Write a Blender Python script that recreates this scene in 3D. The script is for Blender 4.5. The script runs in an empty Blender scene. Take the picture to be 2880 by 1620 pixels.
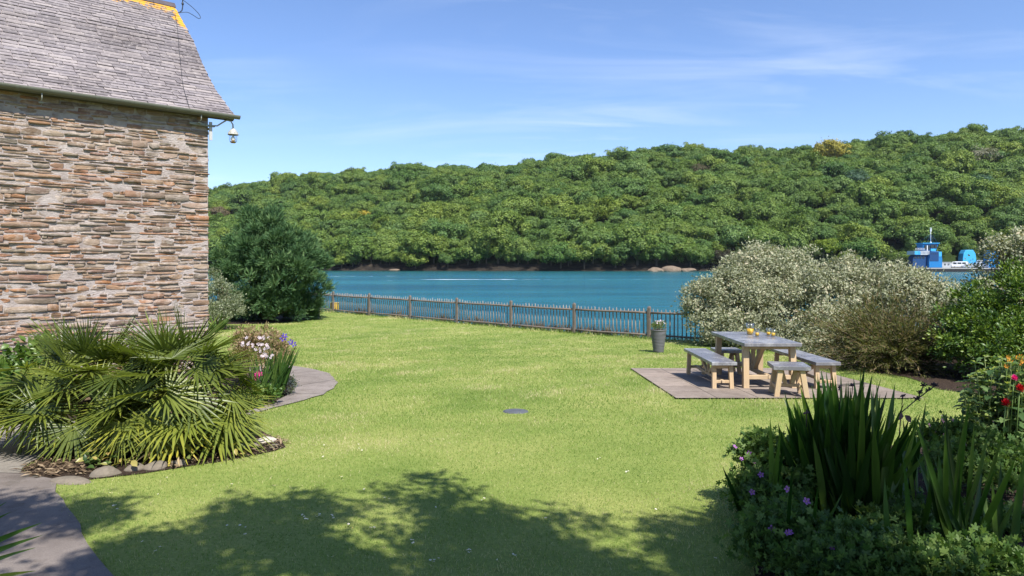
import bpy, bmesh, math, random
import numpy as np
from mathutils import Vector, Matrix, Quaternion
rng = np.random.default_rng(11)
random.seed(11)
S = bpy.context.scene
COL = S.collection
R = math.radians

# ------------------------------------------------------------------ camera
CZ = 1.575
cd = bpy.data.cameras.new('camera'); cam = bpy.data.objects.new('camera', cd); COL.objects.link(cam)
cam.location = (0, 0, CZ); cam.rotation_euler = (R(90), 0, 0)
cd.lens = 24; cd.sensor_width = 36; cd.shift_y = -0.02535; cd.clip_start = 0.05; cd.clip_end = 6000
S.camera = cam

# ------------------------------------------------------------------ sky, sun, exposure
SUNV = Vector((0.32, -0.68, 1.0)).normalized()
SUN_EL = math.asin(SUNV.z); SUN_AZ = math.atan2(SUNV.x, SUNV.y)
w = bpy.data.worlds.new('World'); S.world = w; w.use_nodes = True
nt = w.node_tree; nt.nodes.clear()
wo = nt.nodes.new('ShaderNodeOutputWorld'); bg = nt.nodes.new('ShaderNodeBackground')
sky = nt.nodes.new('ShaderNodeTexSky'); sky.sky_type = 'NISHITA'; sky.sun_disc = False
sky.sun_elevation = SUN_EL; sky.sun_rotation = SUN_AZ; sky.altitude = 0
sky.air_density = 1.0; sky.dust_density = 0.5; sky.ozone_density = 2.2
bg.inputs['Strength'].default_value = 0.108
# thin cirrus, laid on a plane far above the place
tc = nt.nodes.new('ShaderNodeTexCoord'); sep = nt.nodes.new('ShaderNodeSeparateXYZ')
nt.links.new(tc.outputs['Generated'], sep.inputs[0])
def wm(op, a, b=None):
    n = nt.nodes.new('ShaderNodeMath'); n.operation = op
    for i, x in enumerate((a, b)):
        if x is None: continue
        if isinstance(x, (int, float)): n.inputs[i].default_value = x
        else: nt.links.new(x, n.inputs[i])
    return n.outputs[0]
zz = wm('ADD', wm('MAXIMUM', sep.outputs[2], 0.0), 0.10)
px_, py_ = wm('DIVIDE', sep.outputs[0], zz), wm('DIVIDE', sep.outputs[1], zz)
cmb = nt.nodes.new('ShaderNodeCombineXYZ'); nt.links.new(px_, cmb.inputs[0]); nt.links.new(py_, cmb.inputs[1])
mp = nt.nodes.new('ShaderNodeMapping'); nt.links.new(cmb.outputs[0], mp.inputs[0])
mp.inputs['Rotation'].default_value = (0, 0, R(-24)); mp.inputs['Scale'].default_value = (0.55, 1.6, 1)
mp.inputs['Location'].default_value = (3.1, 1.3, 0)
n1 = nt.nodes.new('ShaderNodeTexNoise'); nt.links.new(mp.outputs[0], n1.inputs['Vector'])
n1.inputs['Scale'].default_value = 1.1; n1.inputs['Detail'].default_value = 9; n1.inputs['Roughness'].default_value = 0.62
n1.inputs['Distortion'].default_value = 0.9
n2 = nt.nodes.new('ShaderNodeTexNoise'); nt.links.new(cmb.outputs[0], n2.inputs['Vector'])
n2.inputs['Scale'].default_value = 0.42; n2.inputs['Detail'].default_value = 3
r1 = nt.nodes.new('ShaderNodeMapRange'); nt.links.new(n1.outputs['Fac'], r1.inputs[0])
r1.inputs[1].default_value = 0.48; r1.inputs[2].default_value = 0.82; r1.inputs[3].default_value = 0; r1.inputs[4].default_value = 0.62
r2 = nt.nodes.new('ShaderNodeMapRange'); nt.links.new(n2.outputs['Fac'], r2.inputs[0])
r2.inputs[1].default_value = 0.40; r2.inputs[2].default_value = 0.68
fac = wm('MULTIPLY', r1.outputs[0], r2.outputs[0])
mixc = nt.nodes.new('ShaderNodeMix'); mixc.data_type = 'RGBA'
tint = nt.nodes.new('ShaderNodeMix'); tint.data_type = 'RGBA'; tint.blend_type = 'MULTIPLY'; tint.inputs['Factor'].default_value = 1
nt.links.new(sky.outputs[0], tint.inputs['A']); tint.inputs['B'].default_value = (0.80, 0.885, 1.08, 1)
nt.links.new(fac, mixc.inputs['Factor']); nt.links.new(tint.outputs['Result'], mixc.inputs['A'])
mixc.inputs['B'].default_value = (6.2, 6.6, 7.4, 1)
nt.links.new(mixc.outputs['Result'], bg.inputs['Color']); nt.links.new(bg.outputs[0], wo.inputs['Surface'])

sl = bpy.data.lights.new('sun', 'SUN'); sl.energy = 5.0; sl.angle = R(0.53); sl.color = (1.0, 0.955, 0.88)
so = bpy.data.objects.new('sun', sl); COL.objects.link(so)
so.rotation_mode = 'QUATERNION'; so.rotation_quaternion = SUNV.to_track_quat('Z', 'Y'); so.location = (5, -12, 20)

S.view_settings.view_transform = 'Standard'; S.view_settings.look = 'None'
S.view_settings.exposure = 0.8; S.view_settings.gamma = 1.0
S.cycles.max_bounces = 6; S.cycles.diffuse_bounces = 3; S.cycles.glossy_bounces = 3
S.cycles.transmission_bounces = 5; S.cycles.transparent_max_bounces = 12
S.cycles.caustics_reflective = False; S.cycles.caustics_refractive = False

# ------------------------------------------------------------------ the lie of the land
LAWN_LOW = -0.93; WATER_Z = -2.5
FN = np.array([0.6746, 0.7382]); F0 = np.array([4.38, 21.8]); FD = np.array([-2.21, 2.02])
def lawnz(y):
    y = np.asarray(y, float); a = -0.0417*y
    k = 0.05
    return LAWN_LOW + k*np.logaddexp(0, (a-LAWN_LOW)/k)
def beyond(x, y): return (np.asarray(x)-F0[0])*FN[0] + (np.asarray(y)-F0[1])*FN[1]
def ground(x, y):
    s = np.clip((beyond(x, y)-0.35)/3.2, 0, 1); s = s*s*(3-2*s)
    return lawnz(y) - s*3.2
def gz(x, y): return float(ground(x, y))
def gp(px, py):
    Y = 3024.0/(py-817.0) if py > 830 else 1e9
    if Y > 21.5: Y = (CZ-LAWN_LOW)*1920/(py-737.0)
    return ((px-1440)*Y/1920.0, Y)
def at(px, py, Y): return Vector(((px-1440)*Y/1920.0, Y, CZ-(py-737)*Y/1920.0))

# ------------------------------------------------------------------ helpers
def tag(o, label=None, cat=None, group=None, kind=None):
    if label: o['label'] = label
    if cat: o['category'] = cat
    if group: o['group'] = group
    if kind: o['kind'] = kind
    return o
def empty(name, loc, rz=0.0):
    o = bpy.data.objects.new(name, None); COL.objects.link(o); o.location = loc; o.rotation_euler = (0, 0, rz)
    o.empty_display_size = 0.2
    return o
def link(name, me, parent=None, loc=None, rot=None):
    o = bpy.data.objects.new(name, me); COL.objects.link(o)
    if parent: o.parent = parent
    if loc is not None: o.location = loc
    if rot is not None: o.rotation_euler = rot
    return o
def copy_tree(o, parent=None):
    c = o.copy(); COL.objects.link(c)
    if parent: c.parent = parent
    for ch in o.children: copy_tree(ch, c)
    return c
def np_mesh(name, V, F4=None, F3=None, mats=(), fv=None, mi=None, smooth=False):
    V = np.ascontiguousarray(V, dtype=np.float32)
    me = bpy.data.meshes.new(name)
    l, st, off = [], [], 0
    if F4 is not None and len(F4):
        F4 = np.asarray(F4, np.int32); l.append(F4.ravel()); st.append(np.arange(len(F4), dtype=np.int32)*4); off = F4.size
    if F3 is not None and len(F3):
        F3 = np.asarray(F3, np.int32); l.append(F3.ravel()); st.append(off+np.arange(len(F3), dtype=np.int32)*3)
    l = np.concatenate(l); st = np.concatenate(st)
    me.vertices.add(len(V)); me.vertices.foreach_set('co', V.ravel())
    me.loops.add(len(l)); me.loops.foreach_set('vertex_index', l)
    me.polygons.add(len(st)); me.polygons.foreach_set('loop_start', st)
    for m in mats: me.materials.append(m)
    if mi is not None: me.polygons.foreach_set('material_index', np.asarray(mi, np.int32))
    if smooth: me.polygons.foreach_set('use_smooth', np.ones(len(st), bool))
    me.update(calc_edges=True)
    if fv is not None:
        a = me.attributes.new('v', 'FLOAT', 'FACE'); a.data.foreach_set('value', np.ascontiguousarray(fv, np.float32))
    return me

def frame(d):
    d = Vector(d).normalized(); u = Vector((0, 0, 1)) if abs(d.z) < 0.95 else Vector((1, 0, 0))
    s = d.cross(u).normalized(); return d, s, s.cross(d).normalized()
class MB:
    def __init__(self): self.v = []; self.f = []; self.m = []; self.a = []; self.s = []
    def add(self, vs, fs, mi=0, a=0.5, smooth=False):
        o = len(self.v); self.v += [tuple(x) for x in vs]
        for f in fs:
            self.f.append(tuple(i+o for i in f)); self.m.append(mi); self.a.append(a); self.s.append(smooth)
    def box(self, c, sz, M=None, mi=0, a=0.5, taper=1.0):
        x, y, z = sz[0]/2, sz[1]/2, sz[2]/2
        vs = [Vector((sx*x*(taper if k > 0 else 1), sy*y*(taper if k > 0 else 1), k*z)) for k in (-1, 1) for sx, sy in ((-1, -1), (1, -1), (1, 1), (-1, 1))]
        if M is not None: vs = [M @ p for p in vs]
        c = Vector(c)
        self.add([p+c for p in vs], [(3, 2, 1, 0), (4, 5, 6, 7), (0, 1, 5, 4), (1, 2, 6, 5), (2, 3, 7, 6), (3, 0, 4, 7)], mi, a)
    def beam(self, p, q, w, h, mi=0, a=0.5, up=(0, 0, 1)):
        p, q = Vector(p), Vector(q); d = (q-p).normalized(); u = Vector(up)
        s = d.cross(u)
        if s.length < 1e-4: s = d.cross(Vector((1, 0, 0)))
        s.normalize(); u = s.cross(d)
        vs = [e+s*i*w/2+u*j*h/2 for e in (p, q) for i, j in ((-1, -1), (1, -1), (1, 1), (-1, 1))]
        self.add(vs, [(0, 1, 2, 3), (7, 6, 5, 4), (0, 4, 5, 1), (1, 5, 6, 2), (2, 6, 7, 3), (3, 7, 4, 0)], mi, a)
    def tube(self, pts, rad, n=8, mi=0, a=0.5, caps=True):
        pts = [Vector(p) for p in pts]
        if isinstance(rad, (int, float)): rad = [rad]*len(pts)
        vs = []; s = None
        for i, p in enumerate(pts):
            d = (pts[min(i+1, len(pts)-1)]-pts[max(i-1, 0)])
            d = d.normalized() if d.length > 1e-9 else Vector((0, 0, 1))
            if s is None: _, s, u = frame(d)
            else:
                s = (s-d*s.dot(d)); s = s.normalized() if s.length > 1e-6 else frame(d)[1]
                u = s.cross(d)
            for k in range(n):
                t = 2*math.pi*k/n; vs.append(p+(s*math.cos(t)+u*math.sin(t))*rad[i])
        fs = []
        for i in range(len(pts)-1):
            for k in range(n):
                k2 = (k+1) % n; fs.append((i*n+k, i*n+k2, (i+1)*n+k2, (i+1)*n+k))
        self.add(vs, fs, mi, a, True)
        if caps:
            o = len(self.v)-len(vs)
            self.f.append(tuple(o+k for k in range(n))[::-1]); self.f.append(tuple(o+(len(pts)-1)*n+k for k in range(n)))
            self.m += [mi, mi]; self.a += [a, a]; self.s += [False, False]
    def lathe(self, prof, n=24, c=(0, 0, 0), mi=0, a=0.5, smooth=True, fn=None):
        c = Vector(c); vs = []
        for i, (r, z) in enumerate(prof):
            for k in range(n):
                t = 2*math.pi*k/n; rr, z2 = (r, z) if fn is None else fn(r, z, t)
                vs.append(c+Vector((rr*math.cos(t), rr*math.sin(t), z2)))
        fs = [(i*n+k, i*n+(k+1) % n, (i+1)*n+(k+1) % n, (i+1)*n+k) for i in range(len(prof)-1) for k in range(n)]
        self.add(vs, fs, mi, a, smooth)
    def prism(self, poly, y0, y1, mi=0, a=0.5, axis='y'):
        n = len(poly)
        def P(u, w, t): return (u, t, w) if axis == 'y' else ((t, u, w) if axis == 'x' else (u, w, t))
        vs = [P(u, w, y0) for u, w in poly]+[P(u, w, y1) for u, w in poly]
        fs = [tuple(range(n)), tuple(range(2*n-1, n-1, -1))]+[(i, n+i, n+(i+1) % n, (i+1) % n) for i in range(n)]
        self.add(vs, fs, mi, a)
    def mesh(self, name, mats):
        me = bpy.data.meshes.new(name); me.from_pydata(self.v, [], self.f)
        for m in (mats if isinstance(mats, (list, tuple)) else [mats]): me.materials.append(m)
        me.polygons.foreach_set('material_index', np.array(self.m, np.int32))
        me.polygons.foreach_set('use_smooth', np.array(self.s, bool))
        at_ = me.attributes.new('v', 'FLOAT', 'FACE'); at_.data.foreach_set('value', np.array(self.a, np.float32))
        bm = bmesh.new(); bm.from_mesh(me); bmesh.ops.recalc_face_normals(bm, faces=bm.faces); bm.to_mesh(me); bm.free()
        me.update(); return me
    def obj(self, name, mats, parent=None, bevel=0, loc=None, rot=None):
        o = link(name, self.mesh(name, mats), parent, loc, rot)
        if bevel:
            b = o.modifiers.new('bevel', 'BEVEL'); b.width = bevel; b.segments = 2; b.limit_method = 'ANGLE'; b.angle_limit = R(40)
        return o

def unit(a): return a/np.maximum(np.linalg.norm(a, axis=-1, keepdims=True), 1e-9)
def rdirs(n): return unit(rng.normal(size=(n, 3)))
# one-leaf templates: x along the leaf, z its normal
KITE = (np.array([[0, 0, 0], [.45, .5, .06], [1, 0, 0], [.45, -.5, .06]], float), [(0, 3, 2, 1)])
def t_oval():
    xs = [0, .3, .65, 1.0]; ws = [.06, .46, .40, 0.02]; zs = [0, .05, .03, -.10]
    v = []
    for x, wd, z in zip(xs, ws, zs): v += [[x, wd, z+.10*wd*2], [x, 0, z], [x, -wd, z+.10*wd*2]]
    f = []
    for i in range(3): f += [(3*i, 3*i+1, 3*i+4, 3*i+3), (3*i+1, 3*i+2, 3*i+5, 3*i+4)]
    return np.array(v, float), f
OVAL = t_oval()
def t_palmate(lobes=5):
    v = [[0, 0, 0]]; n = lobes*4
    for k in range(n+1):
        t = R(-150)+R(300)*k/n; ph = k % 4
        r = (0.42, 0.78, 1.0, 0.78)[ph]*(1-.18*abs(t)/R(150))
        v.append([.18+r*math.cos(t)*.62, r*math.sin(t)*.62, .10*r*(1 if ph in (1, 2, 3) else -.4)-.12*r*r])
    f = [(0, k, k+1) for k in range(1, n+1)]
    return np.array(v, float), f
PALMATE = t_palmate()
def t_flower(p=5, cup=.25, wid=.55):
    v = []; f = []
    for k in range(p):
        t = 2*math.pi*k/p; d = np.array([math.cos(t), math.sin(t), 0]); s = np.array([-math.sin(t), math.cos(t), 0]); z = np.array([0, 0, 1])
        o = len(v); v += [list(d*.08), list(d*.6+s*wid*.5+z*cup*.5), list(d*1.0+s*wid*.25+z*cup), list(d*1.0-s*wid*.25+z*cup), list(d*.6-s*wid*.5+z*cup*.5)]
        f.append((o, o+4, o+3, o+2, o+1))
    return np.array(v, float), f
def inst(T, P, D, N, sc, W=None):
    """copies of template T at points P, x axis D, near-normal N, length sc, width W"""
    tv, tf = T; n = len(P)
    D = unit(D); Y = unit(np.cross(N, D)); Z = np.cross(D, Y)
    sc = np.broadcast_to(np.asarray(sc, float), (n,)); W = sc if W is None else np.broadcast_to(np.asarray(W, float), (n,))
    V = P[:, None, :] + tv[None, :, 0:1]*(D*sc[:, None])[:, None, :] + tv[None, :, 1:2]*(Y*W[:, None])[:, None, :] + tv[None, :, 2:3]*(Z*sc[:, None])[:, None, :]
    k = len(tv); base = (np.arange(n)*k)[:, None, None]
    F = np.asarray(tf)[None]+base
    return V.reshape(-1, 3), F.reshape(-1, len(tf[0])), len(tf)
def leafmesh(name, T, P, D, N, sc, W, v, mat, smooth=False):
    V, F, k = inst(T, P, D, N, sc, W); fv = np.repeat(np.asarray(v, float), k)
    if F.shape[1] == 4: return np_mesh(name, V, F4=F, mats=[mat], fv=fv, smooth=smooth)
    if F.shape[1] == 3: return np_mesh(name, V, F3=F, mats=[mat], fv=fv, smooth=smooth)
    tri = np.concatenate([F[:, [0, i, i+1]] for i in range(1, F.shape[1]-1)])
    return np_mesh(name, V, F3=tri, mats=[mat], fv=np.tile(fv, F.shape[1]-2), smooth=smooth)
def canopy(blobs, n_clump, clump_r, n_leaf, upbias=.3, inner=.25, zmin=-.55, spread=.5, outw=.6, flat=0.0):
    """points, directions, normals and values of leaves gathered in clumps over a set of ellipsoids"""
    wts = np.array([(b[3]*b[4]*b[5])**(2/3) for b in blobs]); wts = wts/wts.sum()
    bi = rng.choice(len(blobs), n_clump, p=wts); B = np.array(blobs, float)[bi]
    d = rdirs(n_clump*4); d = d[d[:, 2] > zmin][:n_clump]
    rho = np.where(rng.random(n_clump) < inner, rng.uniform(.3, .8, n_clump), rng.uniform(.82, 1.06, n_clump))
    C = B[:, :3]+d*B[:, 3:6]*rho[:, None]
    n_clump = len(d); bi = bi[:n_clump]; B = B[:n_clump]; rho = rho[:n_clump]; C = C[:n_clump]
    n = n_clump*n_leaf; ci = np.repeat(np.arange(n_clump), n_leaf)
    cr = clump_r*rng.uniform(.6, 1.35, n_clump)
    g = rng.normal(size=(n, 3))*spread*cr[ci][:, None]; g[:, 2] *= .75
    P = C[ci]+g
    D = unit(.9*unit(g)+outw*d[ci]+np.array([0, 0, upbias])+.45*rng.normal(size=(n, 3)))
    N = unit(d[ci]+.7*rng.normal(size=(n, 3))+np.array([0, 0, .5]))
    if flat > 0:   # leaves lie on the outside of their clump
        f = rng.random(n) < flat; gd = unit(g)
        ok = (gd*d[ci]).sum(1) < -.25; gd[ok] = unit(gd[ok]+1.3*d[ci][ok])
        P2 = C[ci]+gd*(cr[ci]*rng.uniform(.72, 1.08, n))[:, None]*np.array([1, 1, .8])
        N2 = unit(gd+.35*d[ci]+np.array([0, 0, .25])+.34*rng.normal(size=(n, 3))); D2 = unit(np.cross(N2, rng.normal(size=(n, 3))))
        P = np.where(f[:, None], P2, P); D = np.where(f[:, None], D2, D); N = np.where(f[:, None], N2, N)
    v = np.clip(.5+.32*(rng.random(n_clump)[ci]-.5)+.6*(rng.random(n)-.5), 0, 1)
    return P, D, N, v, C
def stems(mb, base, tips, r0=.02, r1=.004, wob=.12, n=5, spread=.08):
    for t in tips:
        b = Vector(base)+Vector((random.uniform(-1, 1)*spread, random.uniform(-1, 1)*spread, 0)); t = Vector(t); L = (t-b).length
        mid = b.lerp(t, .5)+Vector((random.uniform(-1, 1), random.uniform(-1, 1), .5))*wob*L
        pts = [(1-q)**2*b+2*q*(1-q)*mid+q*q*t for q in [i/4 for i in range(5)]]
        mb.tube(pts, [r0+(r1-r0)*i/4 for i in range(5)], n, caps=False)
def inpoly(poly, X, Y):
    c = np.zeros(len(X), bool); n = len(poly); j = n-1
    for i in range(n):
        xi, yi = poly[i]; xj, yj = poly[j]
        t = ((yi > Y) != (yj > Y)) & (X < (xj-xi)*(Y-yi)/((yj-yi) if yj != yi else 1e-9)+xi); c ^= t; j = i
    return c
def smoothnoise(X, Y, scale, seed):
    r = np.random.default_rng(seed); o = np.zeros(len(X))
    for k in range(7):
        a = r.uniform(0, 2*math.pi); f = scale*r.uniform(.5, 1.9); o += np.sin((X*math.cos(a)+Y*math.sin(a))*f+r.uniform(0, 6.28))
    return o/7**.5*.7

# ------------------------------------------------------------------ materials
def nodes(name):
    m = bpy.data.materials.new(name); m.use_nodes = True; t = m.node_tree
    b = t.nodes['Principled BSDF']; return m, t, b
def ramp(t, cols, src, pos=None):
    r = t.nodes.new('ShaderNodeValToRGB'); e = r.color_ramp.elements
    while len(e) < len(cols): e.new(0.5)
    for i, c in enumerate(cols):
        e[i].position = pos[i] if pos else i/(len(cols)-1)
        e[i].color = (*c, 1)
    if src is not None: t.links.new(src, r.inputs[0])
    return r.outputs[0]
def noise(t, scale, detail=4, rough=.55, vec=None, dist=0.0, stretch=None):
    n = t.nodes.new('ShaderNodeTexNoise'); n.inputs['Scale'].default_value = scale; n.inputs['Detail'].default_value = detail
    n.inputs['Roughness'].default_value = rough; n.inputs['Distortion'].default_value = dist
    if vec is None: vec = objco(t)
    if stretch:
        mp = t.nodes.new('ShaderNodeMapping'); mp.inputs['Scale'].default_value = stretch; t.links.new(vec, mp.inputs[0]); vec = mp.outputs[0]
    t.links.new(vec, n.inputs['Vector']); return n.outputs['Fac']
def objco(t):
    c = t.nodes.get('oc')
    if c is None: c = t.nodes.new('ShaderNodeTexCoord'); c.name = 'oc'
    return c.outputs['Object']
def geopos(t):
    return t.nodes.new('ShaderNodeNewGeometry').outputs['Position']
def mth(t, op, a, b=None):
    n = t.nodes.new('ShaderNodeMath'); n.operation = op
    for i, x in enumerate((a, b)):
        if x is None: continue
        if isinstance(x, (int, float)): n.inputs[i].default_value = x
        else: t.links.new(x, n.inputs[i])
    return n.outputs[0]
def mrange(t, x, a, b, c=0.0, d=1.0):
    n = t.nodes.new('ShaderNodeMapRange'); t.links.new(x, n.inputs[0])
    for i, q in enumerate((a, b, c, d)): n.inputs[i+1].default_value = q
    return n.outputs[0]
def mix(t, f, a, b, mode='MIX'):
    n = t.nodes.new('ShaderNodeMix'); n.data_type = 'RGBA'; n.blend_type = mode
    for s, x in (('Factor', f), ('A', a), ('B', b)):
        if isinstance(x, (int, float)): n.inputs[s].default_value = x
        elif isinstance(x, tuple): n.inputs[s].default_value = (*x, 1)
        else: t.links.new(x, n.inputs[s])
    return n.outputs['Result']
def attr(t, name='v'):
    a = t.nodes.new('ShaderNodeAttribute'); a.attribute_name = name; return a.outputs['Fac']
def objrand(t):
    return t.nodes.new('ShaderNodeObjectInfo').outputs['Random']
def bump(t, b, h, strength=.3, dist=.01):
    n = t.nodes.new('ShaderNodeBump'); n.inputs['Strength'].default_value = strength; n.inputs['Distance'].default_value = dist
    t.links.new(h, n.inputs['Height']); t.links.new(n.outputs[0], b.inputs['Normal'])
def leafmat(name, cols, trans=.3, rough=.5, spec=.35, hue=None, pos=None):
    m, t, b = nodes(name)
    c = ramp(t, cols, attr(t), pos)
    if hue:
        c = mix(t, 1.0, c, ramp(t, hue, objrand(t)), 'MULTIPLY')
    t.links.new(c, b.inputs['Base Color']); b.inputs['Roughness'].default_value = rough
    b.inputs['Specular IOR Level'].default_value = spec
    tr = t.nodes.new('ShaderNodeBsdfTranslucent')
    t.links.new(mix(t, 1.0, c, (1.25, 1.3, .6), 'MULTIPLY'), tr.inputs['Color'])
    ms = t.nodes.new('ShaderNodeMixShader'); ms.inputs[0].default_value = trans
    t.links.new(b.outputs[0], ms.inputs[1]); t.links.new(tr.outputs[0], ms.inputs[2])
    t.links.new(ms.outputs[0], t.nodes['Material Output'].inputs['Surface'])
    return m
def plain(name, c, rough=.6, metal=0.0, spec=.4, var=.18, nscale=9.0, bmp=0.0, bscale=60.0):
    m, t, b = nodes(name)
    f = noise(t, nscale, 5)
    t.links.new(mix(t, f, tuple(x*(1-var) for x in c), tuple(min(1, x*(1+var)) for x in c)), b.inputs['Base Color'])
    b.inputs['Roughness'].default_value = rough; b.inputs['Metallic'].default_value = metal; b.inputs['Specular IOR Level'].default_value = spec
    if bmp: bump(t, b, noise(t, bscale, 5), bmp, .004)
    return m
BARK = plain('bark', (.09, .065, .045), .9, bmp=.5, bscale=20)
STEM = plain('woody_stem', (.16, .12, .08), .85)
GSTEM = plain('green_stem', (.10, .16, .04), .6)
# ------------------------------------------------------------------ SETTING: lawn, paths, patio, beds, water, hill
PATIO = [(2.37, 9.87), (5.97, 9.87), (5.97, 13.67), (2.37, 13.67)]
ASPHALT = [gp(*p) for p in [(-420, 1329), (62, 1331), (150, 1352), (162, 1385), (205, 1455), (255, 1535), (318, 1620), (395, 1720), (560, 2000), (-900, 2000)]]
CONCRETE = [gp(*p) for p in [(-420, 1198), (0, 1196), (150, 1190), (330, 1180), (330, 1215), (215, 1240), (170, 1262), (55, 1322), (60, 1336), (-420, 1330)]]
CURVE = [gp(*p) for p in [(560, 1190), (690, 1172), (740, 1157), (800, 1141), (850, 1128), (905, 1111), (938, 1094), (949, 1077), (940, 1062), (915, 1048), (870, 1037), (820, 1030), (770, 1026), (700, 1030), (700, 1046), (790, 1048), (822, 1062), (832, 1082), (822, 1104), (790, 1124), (745, 1144), (690, 1160), (560, 1176)]]
BEDL = [gp(*p) for p in [(60, 1322), (58, 1336), (150, 1356), (250, 1350), (400, 1334), (540, 1312), (680, 1288), (760, 1272), (803, 1258), (790, 1238), (745, 1222), (715, 1200), (690, 1174), (690, 1160), (745, 1144), (790, 1124), (822, 1104), (832, 1082), (822, 1062), (790, 1048), (700, 1030), (560, 1040), (300, 1060), (0, 1090), (-300, 1110), (-300, 1190), (150, 1190), (330, 1182), (330, 1215), (215, 1240)]]
BEDR = [gp(*p) for p in [(2075, 1340), (2120, 1290), (2250, 1275), (2480, 1262), (2590, 1228), (2680, 1200), (2800, 1175), (3060, 1150), (3160, 1620), (3300, 2000), (2250, 2000), (2130, 1620), (2085, 1480), (2060, 1400)]]
BEDS = [gp(*p) for p in [(2240, 985), (2330, 1020), (2435, 1046), (2548, 1061), (2604, 1079), (2638, 1095), (2728, 1108), (2850, 1118), (3300, 1120), (3500, 960), (2500, 940), (2260, 950)]]
BEDC = [gp(*p) for p in [(560, 885), (600, 912), (700, 912), (800, 907), (880, 897), (880, 885), (700, 880)]]
SOLIDS = [PATIO, ASPHALT, CONCRETE, CURVE, BEDL, BEDR, BEDS, BEDC]

from mathutils.geometry import delaunay_2d_cdt
def edged(poly, X, Y):
    d = np.full(len(X), 9e9)
    for i in range(len(poly)):
        a, b_ = np.array(poly[i]), np.array(poly[(i+1) % len(poly)]); ab = b_-a; L2 = max(float(ab@ab), 1e-9)
        q = np.clip(((X-a[0])*ab[0]+(Y-a[1])*ab[1])/L2, 0, 1); d = np.minimum(d, np.hypot(X-a[0]-q*ab[0], Y-a[1]-q*ab[1]))
    return d
def sheet(name, poly, off, mat, cell=.22):
    P0 = np.array(poly); n = len(P0)
    # densify the outline, then fill with a grid so that the sheet follows the ground
    out = []; rj = random.Random(len(name))
    for i in range(n):
        a, b_ = P0[i], P0[(i+1) % n]; k = max(1, int(np.hypot(*(b_-a))/cell))
        out += [a+(b_-a)*j/k+(np.array([rj.gauss(0, .012), rj.gauss(0, .012)]) if name != 'patio' else 0) for j in range(k)]
    m_ = len(out); lo, hi = P0.min(0), P0.max(0)
    gx_, gy_ = np.meshgrid(np.arange(lo[0], hi[0], cell)+.013, np.arange(lo[1], hi[1], cell)+.017)
    gx_, gy_ = gx_.ravel(), gy_.ravel(); ok = inpoly([tuple(p) for p in P0], gx_, gy_)&(edged([tuple(p) for p in P0], gx_, gy_) > .05)
    pts = [Vector(p) for p in out]+[Vector((x, y)) for x, y in zip(gx_[ok], gy_[ok])]
    vo, eo, fo, *_ = delaunay_2d_cdt(pts, [(i, (i+1) % m_) for i in range(m_)], [], 1, 1e-5)
    V = np.array([(p.x, p.y) for p in vo]); F = np.array(fo)
    cx = V[F].mean(1); F = F[inpoly([tuple(p) for p in out], cx[:, 0], cx[:, 1])]
    a = V[F]; ar = np.cross(a[:, 1]-a[:, 0], a[:, 2]-a[:, 0]); F[ar < 0] = F[ar < 0][:, ::-1]
    z = ground(V[:, 0], V[:, 1])+off
    return tag(link(name, np_mesh(name, np.stack([V[:, 0], V[:, 1], z], 1), F3=F, mats=[mat], smooth=True)), kind='structure')

# lawn sheet (with the bank down to the water)
xs = np.concatenate([np.linspace(-60, -16, 45), np.linspace(-15.5, 16, 127), np.linspace(17, 60, 44)])
ys = np.concatenate([np.linspace(-30, 0, 16), np.linspace(.25, 40, 160), np.linspace(41, 90, 26)])
GX, GY = np.meshgrid(xs, ys); GZ = ground(GX.ravel(), GY.ravel())
nx, ny = len(xs), len(ys)
idx = np.arange(nx*ny).reshape(ny, nx)
Q = np.stack([idx[:-1, :-1], idx[:-1, 1:], idx[1:, 1:], idx[1:, :-1]], -1).reshape(-1, 4)
m, t, b = nodes('lawn_turf')
p = geopos(t)
c = ramp(t, [(.14, .20, .04), (.225, .275, .068), (.31, .33, .10), (.41, .385, .19)], mrange(t, noise(t, .55, 8, .62, p), .25, .78), [0, .4, .72, 1])
c = mix(t, mrange(t, noise(t, 42, 4, .6, p), .3, .7), mix(t, 1.0, c, (.62, .66, .55), 'MULTIPLY'), c)
sx = t.nodes.new('ShaderNodeSeparateXYZ'); t.links.new(p, sx.inputs[0])
# earthy below the fence
low = mrange(t, sx.outputs[2], -1.02, -1.25)
c = mix(t, low, c, ramp(t, [(.05, .045, .025), (.12, .10, .06)], noise(t, 3, 5, .6, p)))
t.links.new(c, b.inputs['Base Color']); b.inputs['Roughness'].default_value = .85; b.inputs['Specular IOR Level'].default_value = .15
bump(t, b, noise(t, 70, 5, .6, p), .6, .02)
tag(link('lawn', np_mesh('lawn', np.stack([GX.ravel(), GY.ravel(), GZ], 1), F4=Q, mats=[m], smooth=True)), kind='structure')

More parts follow.
